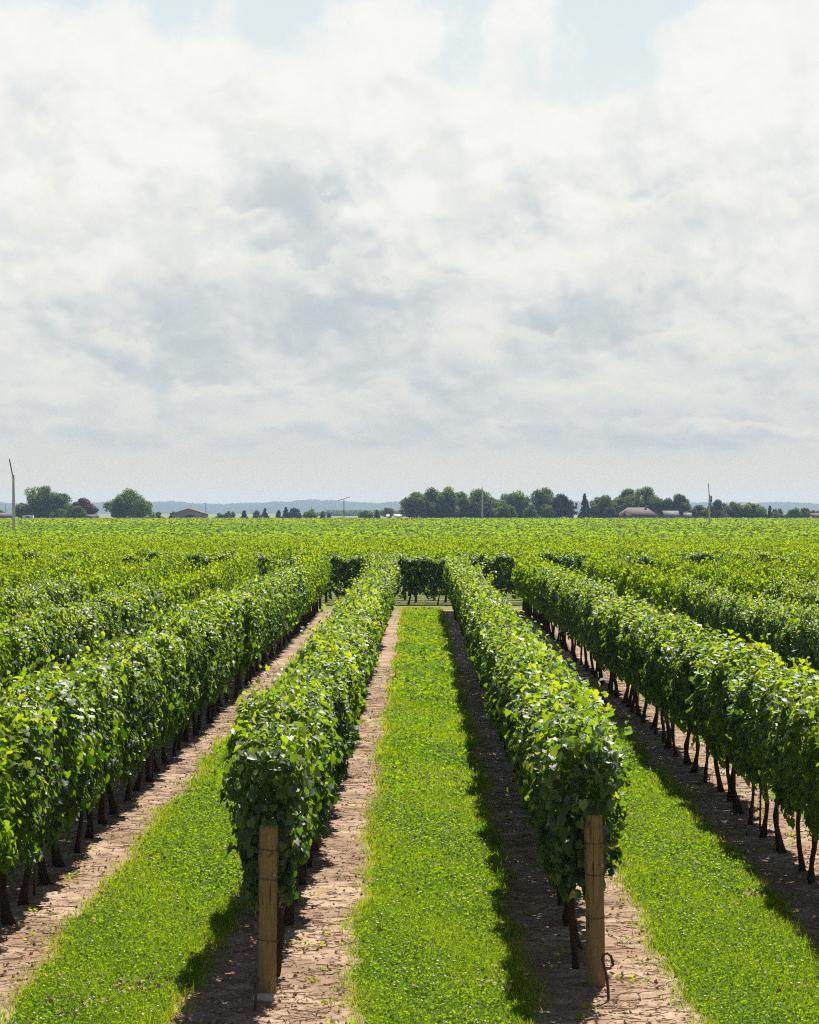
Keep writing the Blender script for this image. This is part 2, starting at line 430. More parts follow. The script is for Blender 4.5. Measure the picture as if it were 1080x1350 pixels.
def canopy_leaves(n, seed, size=(.075, .135), length=1.24, endcap=False, top_shoots=15, low=0.0):
    """leaf positions of one vine, the row along y: returns P, normal, tip, size, tint"""
    r = np.random.default_rng(seed)
    ph = r.uniform(0, 6.28, 8)
    def half(y, z):                              # half width of the hedge at this place
        base = np.interp(z, [.48, .68, 1.0, 1.3, 1.6, 1.76, 1.86], [.13, .19, .25, .29, .28, .22, .08])
        if endcap: base = base * np.interp(y, [-.62, 0], [.66, 1.0])
        return base * (1 + .30 * np.sin(5.2 * y + ph[0]) * np.sin(4.4 * z + ph[1]) + .13 * np.sin(11 * y + ph[2] + 7 * z))
    topz = lambda y: 1.74 + .09 * np.sin(4.1 * y + ph[3]) + .05 * np.sin(9.7 * y + ph[4])
    botz = lambda y: .66 - low + .09 * np.sin(5.0 * y + ph[5]) + .07 * np.sin(12 * y + ph[6])
    ns, nt, ni = int(n * .70), int(n * .22), int(n * .13)
    # sides
    y = r.uniform(-length / 2, length / 2, ns); s = r.choice([-1, 1], ns)
    z = botz(y) + (topz(y) - botz(y)) * r.beta(1.05, .95, ns)
    d = 1 - np.abs(r.normal(0, .16, ns)) + r.normal(0, .05, ns)
    hole = np.sin(7.3 * y + ph[0] * s + 3 * np.sin(5 * z + ph[7])) * np.sin(8.1 * z + ph[1] + 2 * np.sin(6 * y + ph[2])) 
    keep = hole > -.34
    y, s, z, d = y[keep], s[keep], z[keep], d[keep] * (1 + .22 * hole[keep]); ns = len(y)
    P1 = np.column_stack([s * half(y, z) * d, y, z])
    N1 = np.column_stack([s * .75, np.zeros(ns), .42 + .5 * (z - 1.2)])
    # top
    y = r.uniform(-length / 2, length / 2, nt); x = r.uniform(-.32, .32, nt)
    z = topz(y) + .06 - .9 * x ** 2 + r.normal(0, .055, nt)
    P2 = np.column_stack([x, y, z]); N2 = np.column_stack([x * 1.2, np.zeros(nt), np.ones(nt) * .9])
    # inside
    y = r.uniform(-length / 2, length / 2, ni); z = botz(y) + .08 + (topz(y) - botz(y) - .1) * r.random(ni)
    x = r.uniform(-1, 1, ni) * half(y, z) * .75
    P3 = np.column_stack([x, y, z]); N3 = np.column_stack([x, np.zeros(ni), np.ones(ni) * .6])
    Ps, Ns, Sz, Up = [P1, P2, P3], [N1, N2, N3], [], []
    # shoots standing out of the hedge
    for _ in range(top_shoots):
        p = np.array([r.uniform(-.3, .3), r.uniform(-.6, .6), 1.72]); m = int(r.integers(4, 13))
        if r.random() < .35: p[2] = r.uniform(1.0, 1.6); p[0] = r.choice([-1, 1]) * .2; m = min(m, 6)
        dr = unit(np.array([p[0] * 1.3 + r.normal() * .35, r.normal() * .5, 1.0 if p[2] > 1.65 else .1])); st = r.uniform(.03, .06)
        pp = p + dr * (np.arange(m) * st)[:, None] + r.normal(0, .025, (m, 3))
        Ps.append(pp); Ns.append(np.column_stack([r.normal(0, .5, m), r.normal(0, .5, m), np.ones(m) * .6]))
    if endcap:
        m = int(n * .34); z = .66 + 1.16 * r.beta(1.25, .9, m); x = r.uniform(-1, 1, m) * half(0 * z, z) * 1.08
        z = z + np.where(z < 1.1, np.abs(x) * -.1, 0)
        yy = -length / 2 - .02 + r.normal(0, .075, m) + .45 * x ** 2 - .10 * (z - 1.3)
        Ps.append(np.column_stack([x, yy, z])); Ns.append(np.column_stack([x * 1.2, -np.ones(m) * .8, np.ones(m) * .4 + .5 * (z > 1.6)]))
    P = np.concatenate(Ps); N0 = np.concatenate(Ns); k = len(P)
    Nn = unit(unit(N0) * .9 + r.normal(0, .46, (k, 3)) + (0, 0, .12))
    T = np.column_stack([r.normal(0, .5, k), r.normal(0, .5, k), -np.ones(k)]) + .5 * N0
    S = r.uniform(size[0], size[1], k) * np.interp(P[:, 2], [1.75, 2.2], [1, .6]) * np.where(r.random(k) < .15, 1.25, 1)
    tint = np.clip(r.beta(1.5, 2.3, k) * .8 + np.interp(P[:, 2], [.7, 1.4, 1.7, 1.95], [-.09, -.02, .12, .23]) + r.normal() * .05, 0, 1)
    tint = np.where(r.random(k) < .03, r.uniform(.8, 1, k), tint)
    return P, Nn, T, S, tint


def foliage_mesh(kind, seed, n, size, endcap=False, low=0.0):
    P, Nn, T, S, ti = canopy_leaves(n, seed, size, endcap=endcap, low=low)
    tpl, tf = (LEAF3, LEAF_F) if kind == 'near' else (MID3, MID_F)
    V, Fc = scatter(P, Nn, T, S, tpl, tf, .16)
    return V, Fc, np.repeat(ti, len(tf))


def trunk_mb(seed, fork=False, sides=8):
    r = np.random.default_rng(seed); mb = MB()
    n = 9; z = np.linspace(-.03, .80 if not fork else .34, n)
    a = r.uniform(0, 6.28, 4); lean = r.normal(0, .05, 2)
    amp = .05
    px = lean[0] * z * 1.2 + amp * np.sin(z * 5 + a[0]) - amp * math.sin(a[0]); py = lean[1] * z * 1.6 + amp * np.sin(z * 4 + a[1]) - amp * math.sin(a[1])
    rad = np.interp(z, [-.03, .04, .14, .5, .8], [.052, .043, .032, .027, .031]) * r.uniform(.85, 1.15) * (1 + .10 * r.normal(size=n))
    mb.tube(np.column_stack([px, py, z]), rad, sides, 0, .07)
    tip = np.array([px[-1], py[-1], z[-1]])
    arms = [(-1, .55), (1, .55)] if not fork else [(-1, .62), (1, .58)]
    for sgn, L in arms:
        q = np.linspace(0, 1, 6)[:, None]
        e = np.array([r.normal() * .04, sgn * (.5 if not fork else .2), .95 - tip[2] if not fork else .58])
        bend = np.column_stack([np.zeros(6), np.zeros(6), (.06 if not fork else -.02) * np.sin(q[:, 0] * 3.1)])
        mb.tube(tip - (0, 0, .02) + q * e + bend, np.linspace(.032, .016 if not fork else .026, 6), 6, 0, .06)
    return mb


TRUNKS = [trunk_mb(100 + i, fork=(i in (2, 6))) for i in range(8)]
TRUNK_ME = [mb.mesh('vine_trunk', [M['bark']], True) for mb in TRUNKS]
NEAR = [foliage_mesh('near', 200 + i, 2900, (.042, .084)) for i in range(10)]
ENDS = [foliage_mesh('near', 300 + i, 2500, (.042, .09), True) for i in range(2)]
MID = [foliage_mesh('mid', 400 + i, 2000, (.055, .098)) for i in range(8)]
CROSS = [foliage_mesh('mid', 450 + i, 2500, (.07, .115), False, .32) for i in range(6)]
FARV = [foliage_mesh('mid', 500 + i, 1050, (.07, .12)) for i in range(6)]
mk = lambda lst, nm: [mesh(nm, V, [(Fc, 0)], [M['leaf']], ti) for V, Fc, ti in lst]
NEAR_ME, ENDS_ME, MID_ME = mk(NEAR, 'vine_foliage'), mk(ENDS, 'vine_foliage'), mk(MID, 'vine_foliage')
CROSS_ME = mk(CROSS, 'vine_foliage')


def grape_mesh(seed):
    r = np.random.default_rng(seed); Vs, Fs, n = [], [], 0
    for i in range(34):
        q = r.random(); th = r.uniform(0, 6.28); rr = .036 * (1 - q) ** .6 * r.uniform(.6, 1)
        c = np.array([rr * math.cos(th), rr * math.sin(th), -.15 * q]); s = .0105
        o = np.array([(1, 0, 0), (-1, 0, 0), (0, 1, 0), (0, -1, 0), (0, 0, 1), (0, 0, -1)]) * s + c
        Vs.append(o); Fs += [[a + n for a in f] for f in ((0, 2, 4), (2, 1, 4), (1, 3, 4), (3, 0, 4), (2, 0, 5), (1, 2, 5), (3, 1, 5), (0, 3, 5))]; n += 6
    return mesh('grape_cluster', np.concatenate(Vs), [(np.array(Fs), 0)], [M['grape']], None, True)


M['grape'] = simple('green_grape', (.20, .24, .05), 0.35, 20, 0.25, 0, 0.5)
GRAPE_ME = [grape_mesh(i) for i in range(3)]

SIDE = {-1: 'left', 1: 'right'}
RANK = ['', 'second ', 'third ', 'fourth ']


def row_name(j):
    s = -1 if j < 0 else 1; k = int(abs(j) - .5)
    if k == 0: return 'row just %s of the grass aisle' % SIDE[s]
    return '%srow %s of the grass aisle' % (RANK[k], SIDE[s])


protos = {}
def grapevine(x, y, turn, foli, trunk, label, group, sz=1.0, flip=False, wide=1.0):
    """one vine: the first is built, the others are copies of it that keep their own foliage and trunk shape"""
    if not protos:
        o = empty('grapevine', (0, 0, 0)); t = link('trunk', trunk, o); f = link('foliage', foli, o); protos['v'] = (o, t, f)
    else:
        o0, t0, f0 = protos['v']
        o = o0.copy(); C.objects.link(o)
        t = t0.copy(); t.data = trunk; t.parent = o; C.objects.link(t)
        f = f0.copy(); f.data = foli; f.parent = o; C.objects.link(f)
    o.location = (x, y, 0); o.rotation_euler = (0, 0, turn + (math.pi if flip else 0)); o.scale = (1, 1, 1)
    f.scale = (random.uniform(.86, 1.2) * wide, 1.0, sz); t.rotation_euler = (0, 0, random.uniform(0, 6.28) if not flip else 0)
    t.rotation_euler = (0, 0, 0); ts = random.uniform(.68, 1.12); t.scale = (ts, ts, 1)
    tag(o, label, 'grapevine', group)
    return o


def row_x(j): return CX + j * ROW


LIMIT = {.5: 95.5, 1.5: 76.0, 2.5: 60.0, 3.5: 64.0}
rest = []                                    # (x, y, turn) of vines left for the mass
cnt = 0; gi = 0
for j in (-.5, .5, -1.5, 1.5, -2.5, 2.5, -3.5, 3.5, -4.5, 4.5, -5.5, 5.5, -6.5, 6.5):
    x = row_x(j); a = abs(j); seen = 0
    ys = np.arange(Y0 + .62, Y1, STEP)
    first_seen = abs(x) * F / 545
    grp = 'vines of the ' + row_name(j) if a <= 3.5 else None
    for i, y in enumerate(ys):
        jx = x + RNG.normal() * .03; jy = y + RNG.normal() * .06
        if a > 3.5 or y > LIMIT[a] or y < first_seen - .7:
            rest.append((jx, jy, 0.0)); continue
        seen += 1; flip = bool(RNG.random() < .5); sz = 1 + RNG.normal() * .035
        if i == 0 and a == .5:
            jx = x if j < 0 else x - .11; jy = (19.4 if j < 0 else 19.72) + .74
            fo = ENDS_ME[0 if j < 0 else 1]; flip = False
        elif y < 55: fo = NEAR_ME[int(RNG.integers(len(NEAR_ME)))]
        else: fo = MID_ME[int(RNG.integers(len(MID_ME)))]
        ti = int(RNG.integers(8))
        if ti in (2, 6) and RNG.random() < .4: ti = 1
        where = row_name(j)
        lab = ('leafy grapevine, %s from the front post in the %s' if a == .5 else 'leafy grapevine, %s in view in the %s') % (ordinal(seen), where)
        if seen == 1 and a == .5: lab = 'grapevine draped over the front wooden post in the %s' % where
        lab = lab.replace('of the central aisle', 'of the grass aisle') if len(lab.split()) > 16 else lab
        o = grapevine(jx, jy, 0, fo, TRUNK_ME[ti], lab, grp, sz, flip, .80 if a == .5 and i == 0 else .9 if a == .5 and i < 3 else .78 if a > 2 else .95); cnt += 1
        if j == -1.5:                          # this row was left to hang lower
            fo_ = o.children[1] if o.children[1].name.startswith('foliage') else o.children[0]
            fo_.scale[2] *= 1.12; fo_.location[2] = -.20
        if y < 36 and j in (1.5, .5, -1.5):
            for q in range(3 if j == 1.5 else 1):
                g = link('grape_cluster', GRAPE_ME[q], o, (RNG.choice([-1, 1]) * RNG.uniform(.08, .22), RNG.uniform(-.5, .5), RNG.uniform(.74, .92)))
# the first row that runs across, seen at the end of the aisles
xs = np.arange(-17.2, 18.5, STEP)
xi = [x for x in xs if abs(x) < 15.2]
half_n = sum(1 for x in xi if x < 0)
for x in xs:
    jx, jy = x + RNG.normal() * .05, CROSS0 + RNG.normal() * .04
    if abs(x) >= 15.2: rest.append((jx, jy, math.pi / 2)); continue
    k = int(round((x - xi[0]) / STEP)) + 1
    lab = 'grapevine in the first cross row behind the aisles, %s from its left end' % ordinal(k) if x < .4 else \
          'grapevine in the first cross row behind the aisles, %s from its right end' % ordinal(len(xi) - k + 1)
    grapevine(jx, jy, math.pi / 2, CROSS_ME[int(RNG.integers(6))], TRUNK_ME[int(RNG.integers(8))], lab, 'vines of the first cross row behind the aisles', 1 + RNG.normal() * .03, bool(RNG.random() < .5)); cnt += 1
# one more row across close behind, then the rest
print('individual vines', cnt)


def mass():
    """every vine beyond the nearest three hundred, as one body of foliage and stems"""
    Vs, Fs, Ts, off = [], [], [], 0
    Qv, Qf, qoff = [], [], 0
    def put(V, Fc, ti, x, y, turn, sz=1.0, sx=1.0):
        nonlocal off
        c, s = math.cos(turn), math.sin(turn)
        W = np.column_stack([V[:, 0] * sx * c - V[:, 1] * s + x, V[:, 0] * sx * s + V[:, 1] * c + y, V[:, 2] * sz])
        Vs.append(W); Fs.append(Fc + off); Ts.append(ti); off += len(W)
    def stem(x, y):
        nonlocal qoff
        w = .036; h = .85; l = RNG.normal(0, .05, 2)
        V = np.array([(x - w * 1.4, y - w * 1.4, -.02), (x + w * 1.4, y - w * 1.4, -.02), (x + w * 1.4, y + w * 1.4, -.02), (x - w * 1.4, y + w * 1.4, -.02)] +
                     [(x - w + l[0], y - w + l[1], h), (x + w + l[0], y - w + l[1], h), (x + w + l[0], y + w + l[1], h), (x - w + l[0], y + w + l[1], h)])
        Qv.append(V); Qf.append(np.array([(0, 1, 5, 4), (1, 2, 6, 5), (2, 3, 7, 6), (3, 0, 4, 7)]) + qoff); qoff += 8
    for (x, y, tn) in rest:
        src = MID if y < 45 else FARV
        V, Fc, ti = src[int(RNG.integers(len(src)))]
        put(V, Fc, ti, x, y, tn + (math.pi if RNG.random() < .5 else 0), 1 + RNG.normal() * .03, .78 if abs(x) > 5 else 1.0); stem(x, y)
    y = CROSS0 + ROW
    while y < 160.5:
        hw = .19 * y + 1
        for x in np.arange(-hw + RNG.random(), hw, STEP):
            V, Fc, ti = FARV[int(RNG.integers(6))]
            if y > 107:
                hv = V.reshape(-1, 6, 3)[:, 0, 2] > 1.25; V = V.reshape(-1, 6, 3)[hv].reshape(-1, 3); Fc = Fc[:2 * int(hv.sum())]; ti = ti[np.repeat(hv, 2)]
            put(V, Fc, np.clip(ti * .8 + .16, 0, 1), x, y + RNG.normal() * .05, math.pi / 2 + (math.pi if RNG.random() < .5 else 0), 1 + RNG.normal() * .035)
            if y < 118: stem(x, y)
        y += ROW
    # far blocks: the same hedges, with leaf bunches in place of single leaves
    blocks = [(165.5, 262.0, .04, -.02), (266.0, 420.0, -.05, -.05), (427.0, 600.0, .06, .0), (606.0, 766.0, -.06, -.03)]
    for (ya, yb, dt, dz) in blocks:
        y = ya
        while y < yb:
            hw = .185 * y + 2
            sz = .07 + .0006 * y
            n = int(2 * hw * 2.3 / sz)
            x = RNG.uniform(-hw, hw, n); q = RNG.random(n)
            lump = .05 * np.sin(x * .9 + y) + .05 * np.sin(x * .31 + 2.3 * y) + .03 * np.sin(x * 2.1 + y * 5)
            z = 1.62 + .5 * lump + dz + .11 * (q - .5) - np.where(q < .12, RNG.random(n) * .7, 0)
            yo = RNG.uniform(-.33, .33, n)
            P = np.column_stack([x, y + yo, z])
            Nn = np.column_stack([RNG.normal(0, .5, n), yo * 1.2 + RNG.normal(0, .45, n), np.ones(n) * 1.0])
            T = RNG.normal(size=(n, 3)); S = RNG.uniform(.7, 1.3, n) * sz * 1.25
            V, Fc = scatter(P, Nn, T, S, QUAD3, QUAD_F)
            patch = .10 * np.sin(x * .02 + y * .11) + .08 * np.sin(y * .35 + x * .004)
            dk = np.where((y > 268) & (y < 420), np.interp(x, [-60, 10], [-.16, 0]), 0)
            put(V, Fc, np.clip(RNG.beta(3.5, 3.5, n) * .7 + .16 + dt + patch + dk, 0, 1), 0, 0, 0)
            y += ROW
    V = np.concatenate(Vs + Qv); nl = off
    o = link('vine_field', mesh('vine_field', V, [(np.concatenate(Fs), 0), (np.concatenate(Qf) + nl, 1)], [M['far_leaf'], M['bark']],
                                np.concatenate(Ts + [np.zeros(sum(len(q) for q in Qf))])))
    tag(o, 'vineyard rows of yellow green vines spreading to the horizon behind the front rows', 'vineyard', None, 'stuff')
    print('mass faces', len(o.data.polygons))


mass()

# ------------------------------------------------------------------ ground, turf strips, grass, litter
gx = [-7400, -300, -40, -12, 12, 40, 300, 7400]; gy = [-80, 10, 30, 60, 100, 300, 900, 5700]
V = [(x, y, 0) for y in gy for x in gx]
Fg = [(a * 8 + b, a * 8 + b + 1, a * 8 + b + 9, a * 8 + b + 8) for a in range(7) for b in range(7)]
tag(link('ground', mesh('ground', V, [(np.array(Fg), 0)], [M['soil']])), kind='structure')


def wob(y, seed, s=.75):
    r = np.random.default_rng(seed); p = r.uniform(0, 6.28, 6)
    return s * (.05 * np.sin(y * .8 + p[0]) + .04 * np.sin(y * 2.1 + p[1]) + .03 * np.sin(y * 5.3 + p[2]) + .02 * np.sin(y * 13 + p[3]))


def strip_edges(k, y):
    c = CX + k * ROW
    w = np.interp(y, [16, 20, 40, 90], [.56, .60, .67, .63])
    return c + .03 - w + wob(y, 10 + k), c + .06 + w + wob(y, 50 + k)


for k in range(-4, 5):
    y = np.arange(6.0, Y1 + 1.6, .12)
    l, r_ = strip_edges(k, y); n = len(y)
    V = np.concatenate([np.column_stack([l, y, np.full(n, .004)]), np.column_stack([r_, y, np.full(n, .004)])])
    i = np.arange(n - 1)
    tag(link('grass_strip', mesh('grass_strip', V, [(np.column_stack([i, i + n, i + n + 1, i + 1]), 0)], [M['turf']])), kind='structure')


def grass():
    Vs, Fs, Ts, off = [], [], [], 0
    def put(V, Fc, ti):
        nonlocal off
        Vs.append(V); Fs.append(Fc + off); Ts.append(ti); off += len(V)
    def field(k, ya, yb, dens, ln, wd, clover):
        n = int((yb - ya) * 1.4 * dens)
        y = RNG.uniform(ya, yb, n); l, r_ = strip_edges(k, y)
        q = RNG.random(n); x = l + (r_ - l) * (q * 1.06 - .03) + RNG.normal(0, .02 + .05 * (np.abs(q - .5) > .4), n)
        edge = np.abs(q - .5) * 2
        patch = .5 + .5 * np.sin(y * .9 + 2 * np.sin(x * 2.2 + k) + k) * np.sin(y * .37 + 1.3 * k)
        ti = np.clip(RNG.beta(2.5, 3, n) * .75 + .34 * (patch - .5) + .12 * np.sin(y * 2.6 + 1.5 * np.sin(x * 5)) * np.sin(x * 4.1 + k) + .14 * (edge > .82), 0, 1)
        ti = np.clip(ti + np.where(y > 36, .16 * np.sin(y * .62 + .4 * np.sin(x * 3)), 0), 0, 1)
        ti = np.where(RNG.random(n) < .03 + .12 * (edge > .86) + .16 * (np.sin(y * .43 + 1.1 * np.sin(x * 2 + y) + 2 * k) > .80), RNG.uniform(.88, 1, n), ti)
        L = RNG.uniform(*ln, n) * (1 + .8 * (edge > .84) * RNG.random(n)) * (.75 + .5 * patch); Wd = RNG.uniform(*wd, n)
        th = RNG.uniform(0, 6.28, n); a = np.column_stack([np.cos(th), np.sin(th), np.zeros(n)])
        lean = np.column_stack([RNG.normal(0, .55, n), RNG.normal(0, .55, n), np.ones(n)]); lean = unit(lean)
        B = np.column_stack([x, y, np.full(n, .002)])
        V = np.stack([B - a * Wd[:, None] / 2, B + a * Wd[:, None] / 2, B + lean * L[:, None]], 1).reshape(-1, 3)
        put(V, np.arange(3 * n).reshape(n, 3), ti)
        if clover:
            n = int(n * clover); y = RNG.uniform(ya, yb, n); l, r_ = strip_edges(k, y); q = RNG.random(n)
            x = l + (r_ - l) * q
            s = RNG.uniform(1.6, 3.0, n) * (wd[1] * 1.1)
            nn = np.column_stack([RNG.normal(0, .5, n), RNG.normal(0, .5, n), np.ones(n)]); T = RNG.normal(size=(n, 3))
            tpl = np.array([(-.5, 0, 0), (0, -.5, .05), (.5, 0, 0), (0, .5, .05)])
            V, Fc = scatter(np.column_stack([x, y, RNG.uniform(.015, .05, n)]), nn, T, s, tpl, np.array([(0, 1, 2), (0, 2, 3)]))
            put(V, Fc, np.repeat(np.clip(RNG.beta(2.5, 3, n) * .8, 0, 1), 2))
    for k in (-1, 0, 1):
        field(k, 17.2, 24, 3600, (.03, .075), (.005, .009), .6)
        field(k, 24, 33, 2200, (.035, .075), (.007, .012), .5)
        field(k, 33, 50, 900, (.04, .08), (.012, .020), .2)
        field(k, 50, 96.3, 330 if k == 0 else 120, (.05, .085), (.022, .04), .2)
    for k in (-2, 2): field(k, 36, 96, 110, (.05, .085), (.02, .04), 0)
    field(0, 80, 96.5, 200, (.05, .1), (.03, .05), 0)
    # weeds on the bare soil
    for _ in range(420):
        j = random.choice((-.5, .5, -1.5, 1.5)); y = RNG.uniform(18, 60); x = row_x(j) + RNG.uniform(-.6, .6); m = int(RNG.integers(5, 16)); s = RNG.uniform(.03, .08)
        P = np.column_stack([x + RNG.normal(0, s, m), y + RNG.normal(0, s, m), RNG.uniform(.01, .05, m)])
        V, Fc = scatter(P, RNG.normal(0, .5, (m, 3)) + (0, 0, 1), RNG.normal(size=(m, 3)), RNG.uniform(.02, .055, m), np.array([(-.3, 0, 0), (0, -.5, .05), (.3, 0, 0), (0, .6, .05)]), np.array([(0, 1, 2), (0, 2, 3)]))
        put(V, Fc, np.repeat(RNG.uniform(.3, .9, m), 2))
    o = link('grass', mesh('grass', np.concatenate(Vs), [(np.concatenate(Fs), 0)], [M['blade']], np.concatenate(Ts)))
    tag(o, 'short bright green grass and clover growing in strips between the vine rows', 'grass', None, 'stuff')
    print('grass faces', len(o.data.polygons))


grass()


def blossoms():
    Vs, Fs, n0 = [], [], 0
    ov = np.array([(1, 0, 0), (-1, 0, 0), (0, 1, 0), (0, -1, 0), (0, 0, 1), (0, 0, -1)], float)
    of = np.array([(0, 2, 4), (2, 1, 4), (1, 3, 4), (3, 0, 4), (2, 0, 5), (1, 2, 5), (3, 1, 5), (0, 3, 5)])
    for k, ya, yb, dens in ((-1, 17.5, 40, 22), (0, 17.5, 40, 24), (1, 17.5, 40, 22), (0, 40, 70, 4), (1, 40, 60, 3)):
        n = int((yb - ya) * 1.3 * dens); y = RNG.uniform(ya, yb, n); l, r_ = strip_edges(k, y)
        x = l + (r_ - l) * RNG.uniform(.05, .95, n); s = RNG.uniform(.006, .0135, n)
        ok = np.sin(x * 3.1 + 1.7 * np.sin(y * 1.3 + k)) * np.sin(y * 2.2 + 2 * np.sin(x * 2.4)) > RNG.uniform(-.9, .7, n); x, y, s = x[ok], y[ok], s[ok]; n = len(x)
        P = np.column_stack([x, y, RNG.uniform(.04, .085, n)])
        V = P[:, None] + ov[None] * s[:, None, None] * RNG.uniform(.7, 1.3, (n, 6, 1))
        Vs.append(V.reshape(-1, 3)); Fs.append((of[None] + (np.arange(n) * 6)[:, None, None]).reshape(-1, 3) + n0); n0 += 6 * n
    o = link('clover_blossom', mesh('clover_blossom', np.concatenate(Vs), [(np.concatenate(Fs), 0)], [M['blossom']]))
    tag(o, 'small white clover blossoms dotted through the grass strips', 'clover', None, 'stuff')


blossoms()


def litter():
    Vs, F3, F4, n0 = [], [[], []], [], 0
    o8 = np.array([(1, 0, 0), (-1, 0, 0), (0, 1, 0), (0, -1, 0), (0, 0, .6), (0, 0, -.6)], float)
    of = np.array([(0, 2, 4), (2, 1, 4), (1, 3, 4), (3, 0, 4), (2, 0, 5), (1, 2, 5), (3, 1, 5), (0, 3, 5)])
    def spots(n, spread=.62, ya=17.3, yb=60):
        j = RNG.choice([-1.5, -.5, .5, 1.5], n); y = ya + (yb - ya) * RNG.random(n) ** 1.6
        return CX + j * ROW + RNG.uniform(-spread, spread, n), y
    # clods
    n = 7000; x, y = spots(n); s = RNG.gamma(1.6, .0035, n) + .002
    V = np.column_stack([x, y, s * .2])[:, None] + o8[None] * s[:, None, None] * RNG.uniform(.6, 1.4, (n, 6, 1))
    Vs.append(V.reshape(-1, 3)); F3[0].append((of[None] + (np.arange(n) * 6)[:, None, None]).reshape(-1, 3) + n0); n0 += 6 * n
    # curled dry leaves and bark scraps
    n = 13000; x, y = spots(n, .68); s = RNG.uniform(.012, .045, n)
    tpl = np.array([(-.5, 0, .22), (0, -.45, 0), (.5, 0, .25), (0, .5, .03)])
    V, Fc = scatter(np.column_stack([x, y, s * .12 + .004]), RNG.normal(0, .45, (n, 3)) + (0, 0, 1), RNG.normal(size=(n, 3)), s, tpl, np.array([(0, 1, 3), (1, 2, 3)]))
    Vs.append(V); F3[1].append(Fc + n0); n0 += len(V)
    # in the grass: scattered pale dry leaves
    n = 900; k = RNG.choice([-1, 0, 1], n); y = RNG.uniform(17.5, 42, n); x = CX + k * ROW + RNG.uniform(-.75, .75, n) ; s = RNG.uniform(.02, .05, n)
    V, Fc = scatter(np.column_stack([x, y, RNG.uniform(.03, .06, n)]), RNG.normal(0, .45, (n, 3)) + (0, 0, 1), RNG.normal(size=(n, 3)), s, tpl, np.array([(0, 1, 3), (1, 2, 3)]))
    Vs.append(V); F3[1].append(Fc + n0); n0 += len(V)
    for (cx, cyy, m, sp) in ((CX - ROW + .30, 19.5, 90, .16), (CX - ROW - .1, 18.6, 40, .12), (CX + .45, 19.6, 40, .14), (CX + .60, 22.3, 25, .12), (CX + ROW + .52, 24.2, 45, .12)):
        P = np.column_stack([cx + RNG.normal(0, sp, m), cyy + RNG.normal(0, sp * 1.6, m), RNG.uniform(.03, .075, m)])
        V, Fc = scatter(P, RNG.normal(0, .5, (m, 3)) + (0, 0, 1), RNG.normal(size=(m, 3)), RNG.uniform(.02, .05, m), tpl, np.array([(0, 1, 3), (1, 2, 3)]))
        Vs.append(V); F3[1].append(Fc + n0); n0 += len(V)
    # cane prunings, lying mostly across the strip
    n = 7500; x, y = spots(n, .60); th = RNG.normal(0, .95, n); L = RNG.gamma(2.0, .05, n) + .04; w = RNG.uniform(.0015, .004, n)
    d = np.column_stack([np.cos(th), np.sin(th), RNG.normal(0, .05, n)]); p = np.column_stack([-np.sin(th), np.cos(th), 0 * th]); up = np.array([0, 0, 1.0])
    c = np.column_stack([x, y, w * 1.2 + .002]); A, B = c - d * L[:, None] / 2, c + d * L[:, None] / 2
    mid = c + p * (L * RNG.normal(0, .08, n))[:, None]
    ring = lambda Q: np.stack([Q - p * w[:, None], Q + up * (w * 1.3)[:, None], Q + p * w[:, None], Q - up * w[:, None]], 1)
    V = np.concatenate([ring(A), ring(mid), ring(B)], 1)
    q = np.array([(a * 4 + i, a * 4 + (i + 1) % 4, a * 4 + 4 + (i + 1) % 4, a * 4 + 4 + i) for a in (0, 1) for i in range(4)])
    Vs.append(V.reshape(-1, 3)); F4.append((q[None] + (np.arange(n) * 12)[:, None, None]).reshape(-1, 4) + n0); n0 += 12 * n
    o = link('soil_litter', mesh('soil_litter', np.concatenate(Vs), [(np.concatenate(F3[0]), 0), (np.concatenate(F3[1]), 1), (np.concatenate(F4), 2)], [M['clod'], M['dry'], M['stick']]))
    tag(o, 'clods, dry leaves and cane prunings strewn over the bare soil under the vines', 'litter', None, 'stuff')


litter()

# ------------------------------------------------------------------ end posts, wire wraps, anchors, stakes
def end_post(x, y, h, lean, label, seed, wraps):
    r = np.random.default_rng(seed); e = empty('end_post', (x, y, 0))
    z = np.concatenate([np.linspace(-.04, h - .03, 12), [h - .008, h]])
    n = 20; mb = MB()
    px = lean * z; py = .004 * np.sin(z * 4 + seed)
    R0 = .0715 * (1 + .02 * r.normal(size=len(z))); R0[-1] *= .86; R0[0] *= 1.03
    mb.tube(np.column_stack([px, py, z]), R0, n, 0, .018)
    link('post', mb.mesh('post', [M['wood']], True), e)
    for w in wraps:
        t = np.linspace(0, 2 * math.pi, 26)
        ring = np.column_stack([lean * w + .0765 * np.cos(t), .0765 * np.sin(t), w + .010 * np.sin(t + 1.2 + seed)])
        m2 = MB(); m2.tube(ring, .0032, 6)
        tw = MB()
        link('wire_wrap', m2.mesh('wire_wrap', [M['wire']], True), e)
    sp = MB(); sp.box((lean * h * .62 + .045, -.088, h * .70), (lean * h * .62 + .062, -.06, h * .70 + .022))
    link('staple', sp.mesh('staple', [M['stone']]), e)
    tag(e, label, 'post', 'wooden posts at the row ends')
    return e


XL, XR = row_x(-.5), row_x(.5)
end_post(XL, 19.4, 1.27, .012, 'weathered round wooden end post of the row left of the grass aisle', 3, (.40, .86, 1.08))
end_post(XR, 19.72, 1.31, -.016, 'weathered round wooden end post of the row right of the grass aisle', 5, (.53, .86, 1.10))

